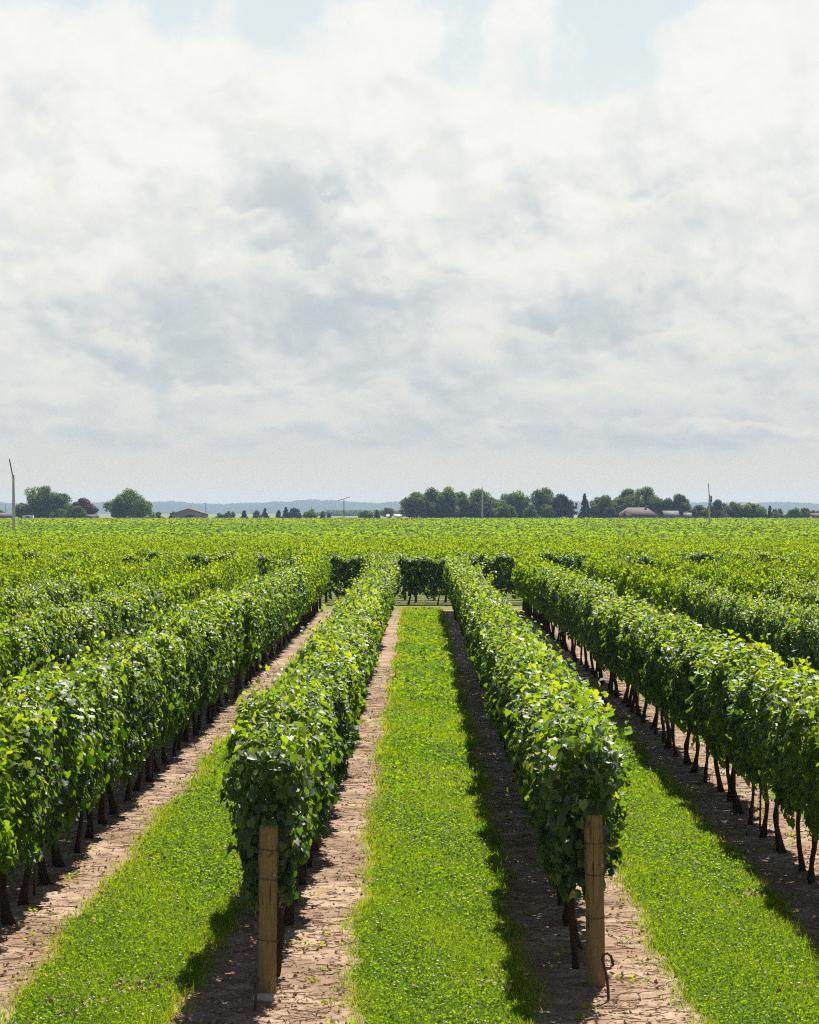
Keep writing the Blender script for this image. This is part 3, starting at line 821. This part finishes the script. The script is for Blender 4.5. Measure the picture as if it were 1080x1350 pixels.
mb = MB(); t = np.linspace(0, 1, 10)
hook = [(.03, -.50, -.06), (.028, -.49, .06), (.02, -.47, .16), (.0, -.455, .25), (-.012, -.45, .30), (-.004, -.45, .335), (.022, -.45, .345), (.05, -.45, .325), (.062, -.45, .285), (.066, -.45, .25)]
mb.tube(hook, .011, 8)
tag(link('anchor_rod', mb.mesh('anchor_rod', [M['rust']], True), None, (XR + .02, 19.6, 0)), 'rusty hooked anchor rod at the foot of the right end post', 'anchor rod', 'anchor rods by the end posts')
mb = MB(); mb.tube([(0, 0, -.06), (.004, 0, .10), (.0, .01, .20)], .010, 8)
th = np.linspace(0, 2 * math.pi, 13)
mb.tube(np.column_stack([.022 * np.cos(th), np.full(13, .01), .215 + .022 * np.sin(th)]), .008, 6)
tag(link('anchor_rod', mb.mesh('anchor_rod', [M['rust']], True), None, (XL - .045, 18.75, 0)), 'short rusty anchor rod with an eye in front of the left end post', 'anchor rod', 'anchor rods by the end posts')
r = np.random.default_rng(4); a = np.linspace(0, 2 * math.pi, 11)[:-1]
mb = MB(); mb.tube([(0, 0, -.012), (0, 0, .012), (0, 0, .045), (0, 0, .062)], [.085, .10, .08, .04], 10, 0, .12)
so = link('stone', mb.mesh('stone', [M['stone']], True), None, (XL - .0, 19.12, 0)); so.scale = (1.0, .7, .8)
tag(so, 'flat pale stone lying at the foot of the left end post', 'stone')

mb = MB(); mb.tube([(0, 0, -.05), (.004, 0, .5), (0, 0, 1.05)], .0125, 6)
STAKE = mb.mesh('vine_stake', [M['rust']], True)
for j in (1.5, -1.5, .5, -.5):
    k = 0; y = {1.5: 23.9, -1.5: 24.3, .5: 25.2, -.5: 25.6}[j]
    while y < 62:
        k += 1
        s = link('vine_stake', STAKE, None, (row_x(j) + .02, y, 0)); s.rotation_euler = (RNG.normal() * .02, RNG.normal() * .02, 0)
        tag(s, 'dark steel stake, %s in view in the %s' % (ordinal(k), row_name(j)), 'stake', 'steel stakes in the vine rows')
        y += 5.4

# ------------------------------------------------------------------ far trees
def at(px, d): return (px - VPX) / F * d
def high(py, d): return H + (HY - py) / F * d

KINDS = {
    'broad': ([(0, (.014, .040, .008)), (.5, (.050, .10, .014)), (1, (.13, .165, .022))], [(0, (.05, .12, .003)), (.5, (.18, .29, .004)), (1, (.42, .42, .01))]),
    'pale': ([(0, (.030, .065, .014)), (.5, (.065, .12, .020)), (1, (.13, .17, .028))], [(0, (.05, .10, .01)), (.5, (.20, .31, .008)), (1, (.38, .42, .015))]),
    'conifer': ([(0, (.010, .024, .014)), (.5, (.020, .040, .020)), (1, (.04, .06, .025))], [(0, (.012, .03, .008)), (.5, (.025, .05, .01)), (1, (.05, .07, .01))]),
    'purple': ([(0, (.035, .010, .016)), (.5, (.075, .020, .026)), (1, (.15, .04, .04))], [(0, (.06, .012, .012)), (.5, (.15, .025, .02)), (1, (.28, .05, .03))]),
    'rusty': ([(0, (.05, .028, .016)), (.5, (.08, .045, .022)), (1, (.12, .07, .03))], [(0, (.06, .03, .01)), (.5, (.10, .05, .01)), (1, (.16, .08, .02))]),
}
for k, (a, b) in KINDS.items(): M[k] = foliage(k + '_tree_leaf', a, b, .42, .7, .15)


def tree(px, w, top, kind, shape, label, d=790, base=0.0, gap=.0):
    r = np.random.default_rng(int(px * 7 + top * 13))
    x = at(px, d); hgt = high(top, d); R = w / F * d / 2 * (1.34 if shape in ('low', 'bush', 'round') else 1.13)
    e = empty('conifer_tree' if shape == 'cone' else 'shrub' if shape == 'bush' else 'broadleaf_tree', (x, d, 0))
    P, Nn, S = [], [], []
    # crown as clumps inside an uneven outline
    if shape == 'cone':
        m = 46
        q = r.random(m) ** .8; zc = hgt * (.05 + .95 * q); rad = R * (1 - q) * r.uniform(.6, 1.05, m) + .05; th = r.uniform(0, 6.28, m)
        Cc = np.column_stack([rad * np.cos(th), rad * np.sin(th), zc]); cr = .35 + .45 * R * (1 - q)
        Cc = np.vstack([Cc, [(0, 0, hgt * .97)]]); cr = np.append(cr, .25)
    else:
        lo = hgt * (.0 if shape == 'bush' else .05 if shape == 'low' else .16)
        m = 38 if R > 2.5 else 20
        v = unit(r.normal(size=(m, 3))); rr = r.uniform(.5, .9, (m, 1))
        cz = (hgt + lo) / 2; hz = (hgt - lo) / 2
        taper = np.interp(v[:, 2], [-1, -.2, .4, 1], [1.0, 1.05, .95, .6] if shape != 'vase' else [.5, .8, 1.05, .85])
        Cc = v * rr * np.array([R, R, hz]); Cc[:, 0] *= taper; Cc[:, 1] *= taper; Cc[:, 2] += cz
        cr = np.minimum(R, hz) * r.uniform(.26, .46, m)
        Cc = np.vstack([Cc, [(r.normal() * .2, 0, cz), (R * .3, 0, cz * .8), (-R * .35, 0, cz * .85)]]); cr = np.append(cr, [min(R, hz) * .5] * 3)
        if gap: keep = r.random(len(Cc)) > gap; Cc, cr = Cc[keep], cr[keep]
    per = np.maximum((170 * cr ** 1.5 * (1.0 if not gap else .75)).astype(int), 26)
    clump_t = r.normal(0, .2, len(Cc))
    ti = []
    for c, a, k, ct in zip(Cc, cr, per, clump_t):
        dv = unit(r.normal(size=(k, 3))); rad = a * r.uniform(.35, 1.08, (k, 1)) ** .6
        P.append(c + dv * rad * np.array([1, 1, .85])); Nn.append(dv + r.normal(0, .45, (k, 3)) + (0, 0, .35)); ti.append(np.clip(r.beta(2.2, 2.8, k) + ct, 0, 1))
    P = np.concatenate(P); Nn = np.concatenate(Nn); P[:, 2] = np.maximum(P[:, 2], .15)
    k = len(P); s = r.uniform(.22, .46, k) * (1.0 if R > 1.6 else .8)
    tpl = np.array([(-.5, 0, .08), (0, -.55, -.04), (.5, 0, .08), (0, .6, -.06)])
    V, Fc = scatter(P, Nn, r.normal(size=(k, 3)), s, tpl, QUAD_F, .1)
    link('crown', mesh('crown', V, [(Fc, 0)], [M[kind]], np.concatenate(ti)), e)
    mb = MB(); tr = max(.10, R * .07)
    mb.tube([(0, 0, -.1), (.05, 0, hgt * .2), (-.05, .05, hgt * .45), (0, 0, hgt * .8)], [tr * 1.3, tr, tr * .75, tr * .2], 7, 0, .05)
    if shape != 'cone':
        for q in range(5):
            th = r.uniform(0, 6.28); z0 = hgt * r.uniform(.22, .45)
            mb.tube([(0, 0, z0), (R * .35 * math.cos(th), R * .35 * math.sin(th), z0 + hgt * .14), (R * .62 * math.cos(th), R * .62 * math.sin(th), z0 + hgt * .3)], [tr * .5, tr * .32, tr * .12], 5)
    link('trunk', mb.mesh('trunk', [M['tree_bark']], True), e)
    tag(e, label, 'shrub' if shape == 'bush' else 'tree', 'trees along the horizon')
    return e


TREES = [
    # left group
    (54, 41, 637, 'broad', 'vase', 'tallest tree beside the leaning-topped utility pole, with sky gaps in its crown', 800, .22),
    (56, 36, 660, 'conifer', 'low', 'dark dense tree filling in under the tallest left tree', 806, 0),
    (82, 22, 651, 'pale', 'round', 'pale green tree on the right shoulder of the tallest left tree', 796, .1),
    (29, 18, 661, 'pale', 'round', 'low yellowish green tree behind the white box trailer', 812, 0),
    (79, 19, 671, 'broad', 'bush', 'dark green shrub between the tallest left tree and the rounded bush', 786, 0),
    (102, 27, 668, 'broad', 'bush', 'smooth rounded green bush in front of the purple-leaved tree', 784, 0),
    (110, 27, 656.5, 'purple', 'round', 'purple-leaved tree behind the rounded green bush', 805, 0),
    (172.5, 57, 648, 'broad', 'low', 'big solitary dome-shaped green tree left of the brown barn', 785, 0),
    (208, 11, 674, 'pale', 'bush', 'small hazy bush just right of the big dome-shaped tree', 860, 0),
    (227, 8, 673.5, 'conifer', 'round', 'small dark tree peeping over the left eave of the barn', 840, 0),
    # small trees before the hills
    (291, 11, 676, 'broad', 'bush', 'first low bush right of the brown barn', 900, 0),
    (300, 8, 673.5, 'broad', 'round', 'slim small tree beside the low bush right of the barn', 900, 0),
    (307, 6, 674.5, 'broad', 'round', 'narrow upright shrub, third of the trio right of the barn', 900, 0),
    (322, 9, 673, 'conifer', 'cone', 'small conifer standing alone between the barn trio and the round tree', 920, 0),
    (340, 13, 673.5, 'broad', 'low', 'small round tree left of a pointed conifer below the hills', 920, 0),
    (349.5, 9, 670.5, 'conifer', 'cone', 'pointed conifer touching the right side of a small round tree', 930, 0),
    (367.5, 8, 673, 'conifer', 'cone', 'shorter left conifer of the pair beside the dark round tree', 900, 0),
    (377, 9, 669, 'conifer', 'cone', 'taller right conifer of the pair beside the dark round tree', 900, 0),
    (388.5, 15, 670.5, 'conifer', 'low', 'dark round tree right of the conifer pair', 900, 0),
    (410, 18, 672, 'broad', 'low', 'low wide green tree midway between dark round tree and T-shaped pole', 890, 0),
    (425.5, 6, 675, 'conifer', 'cone', 'tiny conifer left of the T-shaped pole, the bigger of two', 930, 0),
    (434, 5, 677, 'conifer', 'cone', 'tiniest conifer just left of the T-shaped pole', 930, 0),
    (481, 17, 673, 'broad', 'low', 'low dark green tree right of the T-shaped pole', 880, 0),
    (497, 8, 673, 'rusty', 'cone', 'reddish brown conifer left of the white sheds', 880, 0),
    (511, 14, 669, 'pale', 'round', 'pale hazy tree rising behind the white sheds', 1100, 0),
    # the long clump right of the aisle
    (549, 29, 645.5, 'broad', 'low', 'leftmost tree of the long tall clump behind the aisle', 790, 0),
    (571, 32, 642, 'broad', 'low', 'highest tree of the long tall clump behind the aisle', 795, 0),
    (590, 29, 643, 'broad', 'low', 'third tree from the left in the long clump', 790, 0),
    (608, 24, 648, 'broad', 'round', 'fourth tree in the long clump, with small light gaps low down', 796, .12),
    (632, 34, 646, 'pale', 'low', 'yellow-topped tree behind the slim pole at the clump end', 800, 0),
    (633, 28, 659, 'conifer', 'low', 'dark tree behind the foot of the slim middle pole', 786, 0),
    (677, 44, 649, 'pale', 'low', 'wide pale green tree standing apart right of the long clump', 795, 0),
    (664, 27, 664, 'broad', 'bush', 'dark bush at the left foot of the wide pale tree', 783, 0),
    (700, 16, 665, 'pale', 'bush', 'pale bush at the right foot of the wide pale tree', 783, 0),
    (716, 27, 644, 'broad', 'round', 'tall dark-topped tree right of the wide pale tree', 800, 0),
    (737, 26, 651, 'conifer', 'low', 'blackish dense tree right of the tall dark-topped tree', 790, 0),
    (721, 15, 661, 'pale', 'bush', 'small pale round shrub in front of the tall dark-topped tree', 780, 0),
    (755, 13, 659, 'rusty', 'vase', 'thin spiky tree with bare twigs beside the blackish tree', 800, .45),
    (771, 14, 651.5, 'conifer', 'cone', 'dark pointed conifer between the spiky tree and brown-tinged tree', 790, 0),
    (797, 31, 652.5, 'broad', 'low', 'brown-tinged round tree right of the dark pointed conifer', 795, 0),
    (815, 20, 655, 'pale', 'round', 'pale tree left of the big tree behind the hip-roofed house', 800, 0),
    (806, 15, 667, 'conifer', 'bush', 'dark bush at the left gable of the hip-roofed house', 776, 0),
    (830, 28, 645, 'broad', 'round', 'dark left half of the big pair behind the hip-roofed house', 806, 0),
    (849, 42, 642, 'pale', 'low', 'biggest pale tree rising behind the hip-roofed house', 800, 0),
    (871.5, 7, 672, 'conifer', 'cone', 'small dark conifer at the right corner of the hip-roofed house', 772, 0),
    (880, 20, 656, 'pale', 'low', 'mid green tree behind the small grey-roofed house', 800, 0),
    (896, 22, 650.5, 'broad', 'low', 'tall dark green tree right of the small grey-roofed house', 797, 0),
    (920, 22, 664.5, 'broad', 'low', 'low round tree left of the tall right-hand pole', 790, 0),
    (937, 10, 655, 'conifer', 'cone', 'dark conifer hidden partly behind the tall right-hand pole', 800, 0),
    (949, 18, 657, 'broad', 'round', 'tall round tree just right of the tall right-hand pole', 800, 0),
    (945, 17, 673, 'conifer', 'bush', 'dark low bush at the foot of the tree beside the right-hand pole', 780, 0),
    (970, 25, 660.5, 'broad', 'low', 'left tree of the broad pair right of the brown cottage', 790, 0),
    (991, 27, 661.5, 'broad', 'low', 'right tree of the broad pair right of the brown cottage', 790, 0),
    (1008, 8, 673, 'pale', 'bush', 'small pale shrub right of the broad pair', 830, 0),
    (1015, 5, 667, 'conifer', 'cone', 'very slim conifer right of the broad pair', 830, 0),
    (1024, 13, 667.5, 'rusty', 'round', 'loose brownish tree beside the very slim conifer', 850, .2),
    (1026, 23, 675.5, 'broad', 'bush', 'low green bush below the loose brownish tree', 830, 0),
    (1047, 15, 668.5, 'pale', 'low', 'pale round tree, left of the far right pair', 830, 0),
    (1061, 18, 669.5, 'broad', 'low', 'darker round tree, right of the far right pair', 832, 0),
    (1075, 10, 671, 'broad', 'round', 'small tree at the right edge of the photo', 830, 0),
    (1094, 22, 664, 'broad', 'low', None, 830, 0), (-16, 30, 660, 'broad', 'low', None, 830, 0),
]
for (px, w, top, kind, shape, lab, d, gap) in TREES:
    tree(px, w, top, kind, shape, lab or ('dark green tree just outside the %s edge of the photo' % ('right' if px > 0 else 'left')), d, 0, gap)

# ------------------------------------------------------------------ houses, sheds, hedge
M['roof_brown'] = simple('brown_shingle', (.13, .105, .10), .9, 1.2, .2)
M['roof_grey'] = simple('grey_shingle', (.19, .18, .185), .9, 1.2, .2)
M['brick'] = simple('brick_wall', (.33, .20, .16), .9, 2, .2)
M['tan'] = simple('tan_wall', (.42, .34, .28), .9, 2, .15)
M['barn'] = simple('barn_board', (.30, .235, .20), .9, 1.5, .2)
M['red'] = simple('red_board', (.30, .035, .03), .8, 2, .2)
M['white'] = simple('white_paint', (.72, .74, .76), .6, 2, .06)
M['dark'] = simple('dark_opening', (.012, .012, .014), .6)
M['glass'] = simple('window_glass', (.03, .04, .05), .15, 1, .1, 0, .6)
M['pole'] = simple('weathered_pole', (.52, .51, .50), .9, 3, .2)
M['pole_dark'] = simple('dark_pole', (.12, .105, .095), .9, 3, .2)
M['rubber'] = simple('rubber', (.02, .02, .02), .8)


def openings(e, lst, y):
    for (nm, x0, x1, z0, z1, mt) in lst:
        m = MB(); m.box((x0, y - .06, z0), (x1, y + .05, z1)); f = link(nm, m.mesh(nm, [M['white'] if nm == 'window' else M[mt]]), e)
        if nm == 'window':
            p = MB(); p.box((x0 + .09, y - .075, z0 + .09), (x1 - .09, y - .05, z1 - .09)); link('pane', p.mesh('pane', [M['glass']]), f)


def hip_house(name, px0, px1, ridge0, ridge1, ytop, yeave, d, depth, wall, roof, label, ops, chim=None):
    x0, x1 = at(px0, d), at(px1, d); xm = (x0 + x1) / 2; zt, ze = high(ytop, d), high(yeave, d)
    e = empty(name, (xm, d, 0)); X0, X1 = x0 - xm, x1 - xm; r0, r1 = at(ridge0, d) - xm, at(ridge1, d) - xm
    m = MB(); m.box((X0 + .5, .5, -.1), (X1 - .5, depth - .5, ze + .02)); link('wall', m.mesh('wall', [M[wall]]), e)
    m = MB(); m.add([(X0, 0, ze), (X1, 0, ze), (X1, depth, ze), (X0, depth, ze), (r0, depth / 2, zt), (r1, depth / 2, zt), (X0, 0, ze - .18), (X1, 0, ze - .18), (X1, depth, ze - .18), (X0, depth, ze - .18)],
                    [(0, 1, 5, 4), (2, 3, 4, 5), (1, 2, 5), (3, 0, 4), (6, 9, 8, 7), (0, 6, 7, 1), (1, 7, 8, 2), (2, 8, 9, 3), (3, 9, 6, 0)])
    rf = link('roof', m.mesh('roof', [M[roof]]), e)
    if chim is not None:
        c = MB(); c.box((chim - .35, depth / 2 - .3, zt - .6), (chim + .35, depth / 2 + .3, zt + .55)); link('chimney', c.mesh('chimney', [M['brick']]), rf)
    openings(e, ops, .5)
    tag(e, label, 'house', 'buildings along the horizon')
    return e, zt, ze


def gable_house(name, px0, px1, ytop, yeave, d, depth, wall, roof, label, ops, cat='house', roofside=False):
    """gable towards the viewer, or its long roof slope if roofside"""
    x0, x1 = at(px0, d), at(px1, d); xm = (x0 + x1) / 2; w = (x1 - x0) / 2; zt, ze = high(ytop, d), high(yeave, d)
    e = empty(name, (xm, d, 0)); m = MB()
    if roofside:
        m.box((-w + .3, .3, -.1), (w - .3, depth - .3, ze)); q = depth / 2
        m.add([(-w + .3, .3, ze), (-w + .3, depth - .3, ze), (-w + .3, q, zt - .12), (w - .3, .3, ze), (w - .3, depth - .3, ze), (w - .3, q, zt - .12)], [(0, 2, 1), (3, 4, 5)])
        R_ = [(-w, -.1, ze - .1), (w, -.1, ze - .1), (w, q, zt), (-w, q, zt), (w, depth + .1, ze - .1), (-w, depth + .1, ze - .1)]
        Fr = [(0, 1, 2, 3), (3, 2, 4, 5)]
    else:
        m.box((-w + .3, .3, -.1), (w - .3, depth - .3, ze))
        m.add([(-w + .3, .3, ze), (w - .3, .3, ze), (0, .3, zt - .12), (-w + .3, depth - .3, ze), (w - .3, depth - .3, ze), (0, depth - .3, zt - .12)], [(0, 1, 2), (3, 5, 4)])
        R_ = [(-w, 0, ze - .1), (0, 0, zt), (0, depth, zt), (-w, depth, ze - .1), (w, 0, ze - .1), (w, depth, ze - .1)]
        Fr = [(0, 1, 2, 3), (1, 4, 5, 2)]
    link('wall', m.mesh('wall', [M[wall]]), e)
    R_ = np.array(R_, float); m = MB(); n = len(R_)
    m.add(np.vstack([R_, R_ + (0, 0, .14)]), [tuple(i + n for i in f) for f in Fr] + [tuple(reversed(f)) for f in Fr] +
          [(a, b, b + n, a + n) for a, b in (((0, 1), (1, 2), (2, 4), (4, 5), (5, 3), (3, 0)) if roofside else ((0, 1), (1, 4), (4, 5), (5, 2), (2, 3), (3, 0)))])
    link('roof', m.mesh('roof', [M[roof]]), e)
    openings(e, ops, .3)
    tag(e, label, cat, 'buildings along the horizon')
    return e


e, zt, ze = hip_house('hip_roofed_house', 815, 869, 829, 854, 669, 679.6, 778, 9.0, 'brick', 'roof_brown', 'long house with a brown hip roof below the biggest pale tree',
          [('window', -3.6, -2.2, .9, 2.1, ''), ('door', -.5, .5, 0, 2.1, 'dark'), ('window', 2.0, 3.8, .9, 2.1, '')], chim=2.6)
m = MB(); xg = at(825, 778) - e.location.x                    # small front gable on the left
m.add([(xg - 2.2, -1.2, ze), (xg + 1.8, -1.2, ze), (xg - .2, -1.2, ze + 1.5), (xg - .2, 3.2, ze + 1.5), (xg - 2.2, .6, ze), (xg + 1.8, .6, ze)], [(0, 1, 2), (1, 5, 3, 2), (0, 2, 3, 4)])
link('front_gable', m.mesh('front_gable', [M['roof_brown']]), e)
gable_house('grey_roofed_house', 874, 896, 674, 680.5, 780, 7, 'tan', 'roof_grey', 'small house with a low grey roof right of the hip-roofed house', [('window', -1.5, -.5, .9, 2, ''), ('window', .8, 1.8, .9, 2, '')], 'house', True)
gable_house('grey_roofed_house', 902, 913, 676.5, 681, 784, 6, 'tan', 'roof_grey', 'tiny grey-roofed building between the tall dark tree and low round tree', [('window', -.5, .4, .9, 1.9, '')], 'house', True)
gable_house('brown_cottage', 952, 962, 673.5, 679, 787, 6, 'barn', 'roof_brown', 'brown cottage squeezed between trees right of the tall pole', [('window', -.5, .4, .9, 1.9, '')])
gable_house('red_roofed_house', 1036, 1047, 679, 682, 836, 6, 'brick', 'roof_brown', 'very low reddish brown building left of the far right tree pair', [('door', -.4, .4, 0, 1.6, 'dark')], 'house', True)
gable_house('red_roofed_house', 1070, 1092, 677, 681, 822, 7, 'brick', 'roof_brown', 'low brown building cut by the right edge of the photo', [('window', -1.5, -.5, .8, 1.7, '')], 'house', True)
gable_house('barn', 225.5, 271, 671, 677.5, 776, 14, 'barn', 'roof_brown', 'wide brown barn with a gable front and dark doorway', [('door', -.9, 1.9, 0, 2.7, 'dark'), ('window', -3.6, -2.8, 1.2, 2.0, '')], 'barn')
gable_house('red_shed', -14, 15.5, 676.8, 681, 800, 9, 'red', 'roof_brown', 'red shed with a brown roof behind the leaning-topped pole', [('door', 1.2, 2.2, 0, 2.0, 'dark')], 'shed', True)
gable_house('brown_shed', 113, 128, 679, 682, 782, 5, 'barn', 'roof_brown', 'low brown shed at the right foot of the purple-leaved tree', [('door', .2, 1.0, 0, 1.6, 'dark')], 'shed', True)
gable_house('white_shed', 519, 530.5, 678.6, 681, 850, 6, 'white', 'white', 'wider white shed at the left end of the long tree clump', [('door', -.4, .5, 0, 1.7, 'dark')], 'shed', True)
gable_house('white_shed', 509, 513.5, 679, 681.4, 850, 4, 'white', 'white', 'smaller white shed left of the wider white one', [('door', -.2, .3, 0, 1.7, 'dark')], 'shed', True)
# white box trailer on the left
d = 700; x0, x1 = at(29, d), at(43, d); xm = (x0 + x1) / 2; w = (x1 - x0) / 2
e = empty('box_trailer', (xm, d, 0))
m = MB(); m.box((-w, 0, .55), (w, 2.0, 2.78)); link('body', m.mesh('body', [M['white']]), e)
m = MB(); m.box((-w - .04, -.04, 2.78), (w + .04, 2.04, 2.86)); link('roof', m.mesh('roof', [M['roof_grey']]), e)
m = MB(); m.box((-.3, -.03, .7), (.5, .02, 2.5)); link('door', m.mesh('door', [M['roof_grey']]), e)
for sx in (-.5, .5):
    m = MB(); m.tube([(sx, .1, .32), (sx, .35, .32)], .33, 14); link('wheel', m.mesh('wheel', [M['rubber']]), e)
tag(e, 'small white box trailer parked before the tallest left tree', 'trailer')


def hedge(px0, px1, top, d, label):
    x0, x1 = at(px0, d), at(px1, d); n = int((x1 - x0) * 130); r = np.random.default_rng(int(px0)); zt = high(top, d)
    x = r.uniform(x0, x1, n); P = np.column_stack([x, d + r.uniform(-.5, .5, n), zt * r.random(n) ** .7 + .08 * np.sin(x * 1.3)])
    V, Fc = scatter(P, r.normal(0, .6, (n, 3)) + (0, -.4, .6), r.normal(size=(n, 3)), r.uniform(.2, .36, n), QUAD3, QUAD_F)
    o = link('hedge', mesh('hedge', V, [(Fc, 0)], [M['conifer']], r.beta(2, 3, n)))
    tag(o, label, 'hedge')


hedge(816, 932, 681.0, 769, 'long low dark hedge in front of the hip-roofed house')

# ------------------------------------------------------------------ poles
def pole(px, top, d, r0, r1, label, mt='pole', extra=None, name='utility_pole'):
    x = at(px, d); h = high(top, d); e = empty(name, (x, d, 0))
    m = MB(); m.tube([(0, 0, -.2), (0, 0, h * .5), (0, 0, h)], [r0, (r0 + r1) / 2, r1], 10); link('shaft', m.mesh('shaft', [M[mt]], True), e)
    for nm, a, b, rr, mt2 in extra or []:
        m = MB(); m.tube([a, b], rr, 8); link(nm, m.mesh(nm, [M[mt2]], True), e)
    tag(e, label, 'utility pole', 'poles across the vineyard')
    return e


d = 266.0; s = d / F
z0 = high(627, d)
pole(17.8, 626, d, .19, .14, 'grey utility pole whose thin top section leans to the left', 'pole',
     [('top_section', (-.04, 0, z0 - .35), (-5.6 * s, .0, high(605, d)), .065, 'pole_dark'), ('clamp', (-.16, 0, z0 - .25), (.16, 0, z0 - .25), .05, 'pole_dark')])
d = 408.0
z1 = high(652, d)
pole(935.3, 652, d, .17, .14, 'tall pale pole with a thin mast top, among the right-hand trees', 'pole', [('mast', (-.04, 0, z1 - .2), (-.18, 0, high(637, d)), .075, 'pole')])
d = 690.0
pole(636, 650, d, .26, .2, 'slim pale pole in front of the yellow-topped tree', 'pole', [('mast', (0, 0, high(650, d) - .2), (0, 0, high(642, d)), .10, 'pole')])
d = 800.0; s = d / F
pole(453.6, 658.5, d, .16, .12, 'T-shaped pole with a tilted crossarm before the hills', 'pole_dark',
     [('crossarm', (-8 * s, 0, high(660, d)), (8 * s, 0, high(655, d)), .09, 'pole_dark')])
pole(271.2, 664, 800, .08, .06, 'thin bare pole at the right end of the barn', 'pole_dark')
pole(410.5, 666, 890, .08, .06, 'thin bare pole rising behind the low wide tree', 'pole_dark')
pole(7, 665, 830, .07, .06, 'thin mast above the red shed', 'pole_dark')

# ------------------------------------------------------------------ distant wood, hills
def wood(px0, px1, top, d, n):
    r = np.random.default_rng(77); x = r.uniform(at(px0, d), at(px1, d), n)
    hmax = high(top, d) * (.75 + .25 * np.abs(np.sin(x * .021) * np.sin(x * .009 + 1))) * np.interp(x, [at(px0, d), at(px0 + 12, d), at(px1 - 30, d), at(px1, d)], [.5, 1, .95, .6])
    P = np.column_stack([x, d + r.uniform(-25, 25, n), hmax * r.random(n) ** .6])
    V, Fc = scatter(P, r.normal(0, .6, (n, 3)) + (0, 0, .6), r.normal(size=(n, 3)), r.uniform(1.0, 2.2, n), QUAD3, QUAD_F)
    tag(link('distant_wood', mesh('distant_wood', V, [(Fc, 0)], [M['broad']], r.beta(2, 3, n))), 'far bluish belt of woodland at the foot of the hills behind the T-shaped pole', 'wood', None, 'stuff')


wood(418, 640, 672.3, 2300, 9000)


def hills():
    d = 5000.0; s = d / F
    kx = [-900, -300, 0, 20, 130, 205, 225, 242, 262, 290, 330, 380, 400, 440, 462, 500, 540, 700, 880, 1000, 1030, 1080, 1400, 2200]
    ky = [664, 661, 662, 663.5, 662.5, 662, 660, 661.5, 663.5, 664.5, 663, 660.5, 658.8, 659.5, 661.5, 663, 661, 660, 662, 662.5, 661, 663.5, 660, 665]
    px = np.arange(-880, 2180, .55); x = (px - VPX) * s
    r = np.random.default_rng(3)
    bump = np.interp(px, np.arange(-900, 2200, 1.7), r.normal(0, .38, len(np.arange(-900, 2200, 1.7)))) + np.interp(px, np.arange(-900, 2200, 9), r.normal(0, .35, len(np.arange(-900, 2200, 9))))
    top = H + (HY - (np.interp(px, kx, ky) + bump)) * s
    n = len(px); rows = []
    for q, dy in ((0.0, -380), (.42, -300), (.75, -170), (1.0, 0), (.9, 250), (0.0, 600)):
        j = r.normal(0, 1, n) * (3 if q not in (0.0,) else 0)
        rows.append(np.column_stack([x * (1 + dy / d), d + dy + j, np.maximum(top * q + (r.normal(0, .25, n) if 0 < q < 1 else 0), -.5 if q == 0 else 1)]))
    V = np.concatenate(rows); i = np.arange(n - 1)
    Fs = np.concatenate([np.column_stack([i + a * n, i + 1 + a * n, i + 1 + (a + 1) * n, i + (a + 1) * n]) for a in range(5)])
    m = simple('wooded_slope', (.022, .040, .030), .95, .012, .35)
    tag(link('hills', mesh('hills', V, [(Fs, 0)], [m], None, True)), kind='structure')


hills()

# ------------------------------------------------------------------ haze
def haze():
    m = bpy.data.materials.new('haze_air'); m.use_nodes = True; t = N(m.node_tree); t.n.clear()
    out = t.node('ShaderNodeOutputMaterial'); v = t.node('ShaderNodeVolumePrincipled')
    v.inputs['Color'].default_value = (.52, .72, 1.0, 1); v.inputs['Density'].default_value = 0.0001; v.inputs['Anisotropy'].default_value = 0.2
    t.l.new(v.outputs[0], out.inputs['Volume'])
    b = MB(); b.box((-7600, -100, -1), (7600, 5800, 38))
    tag(link('haze', b.mesh('haze', [m])), 'thin pale haze lying over the far vineyard, trees and hills', 'haze', None, 'stuff')


haze()
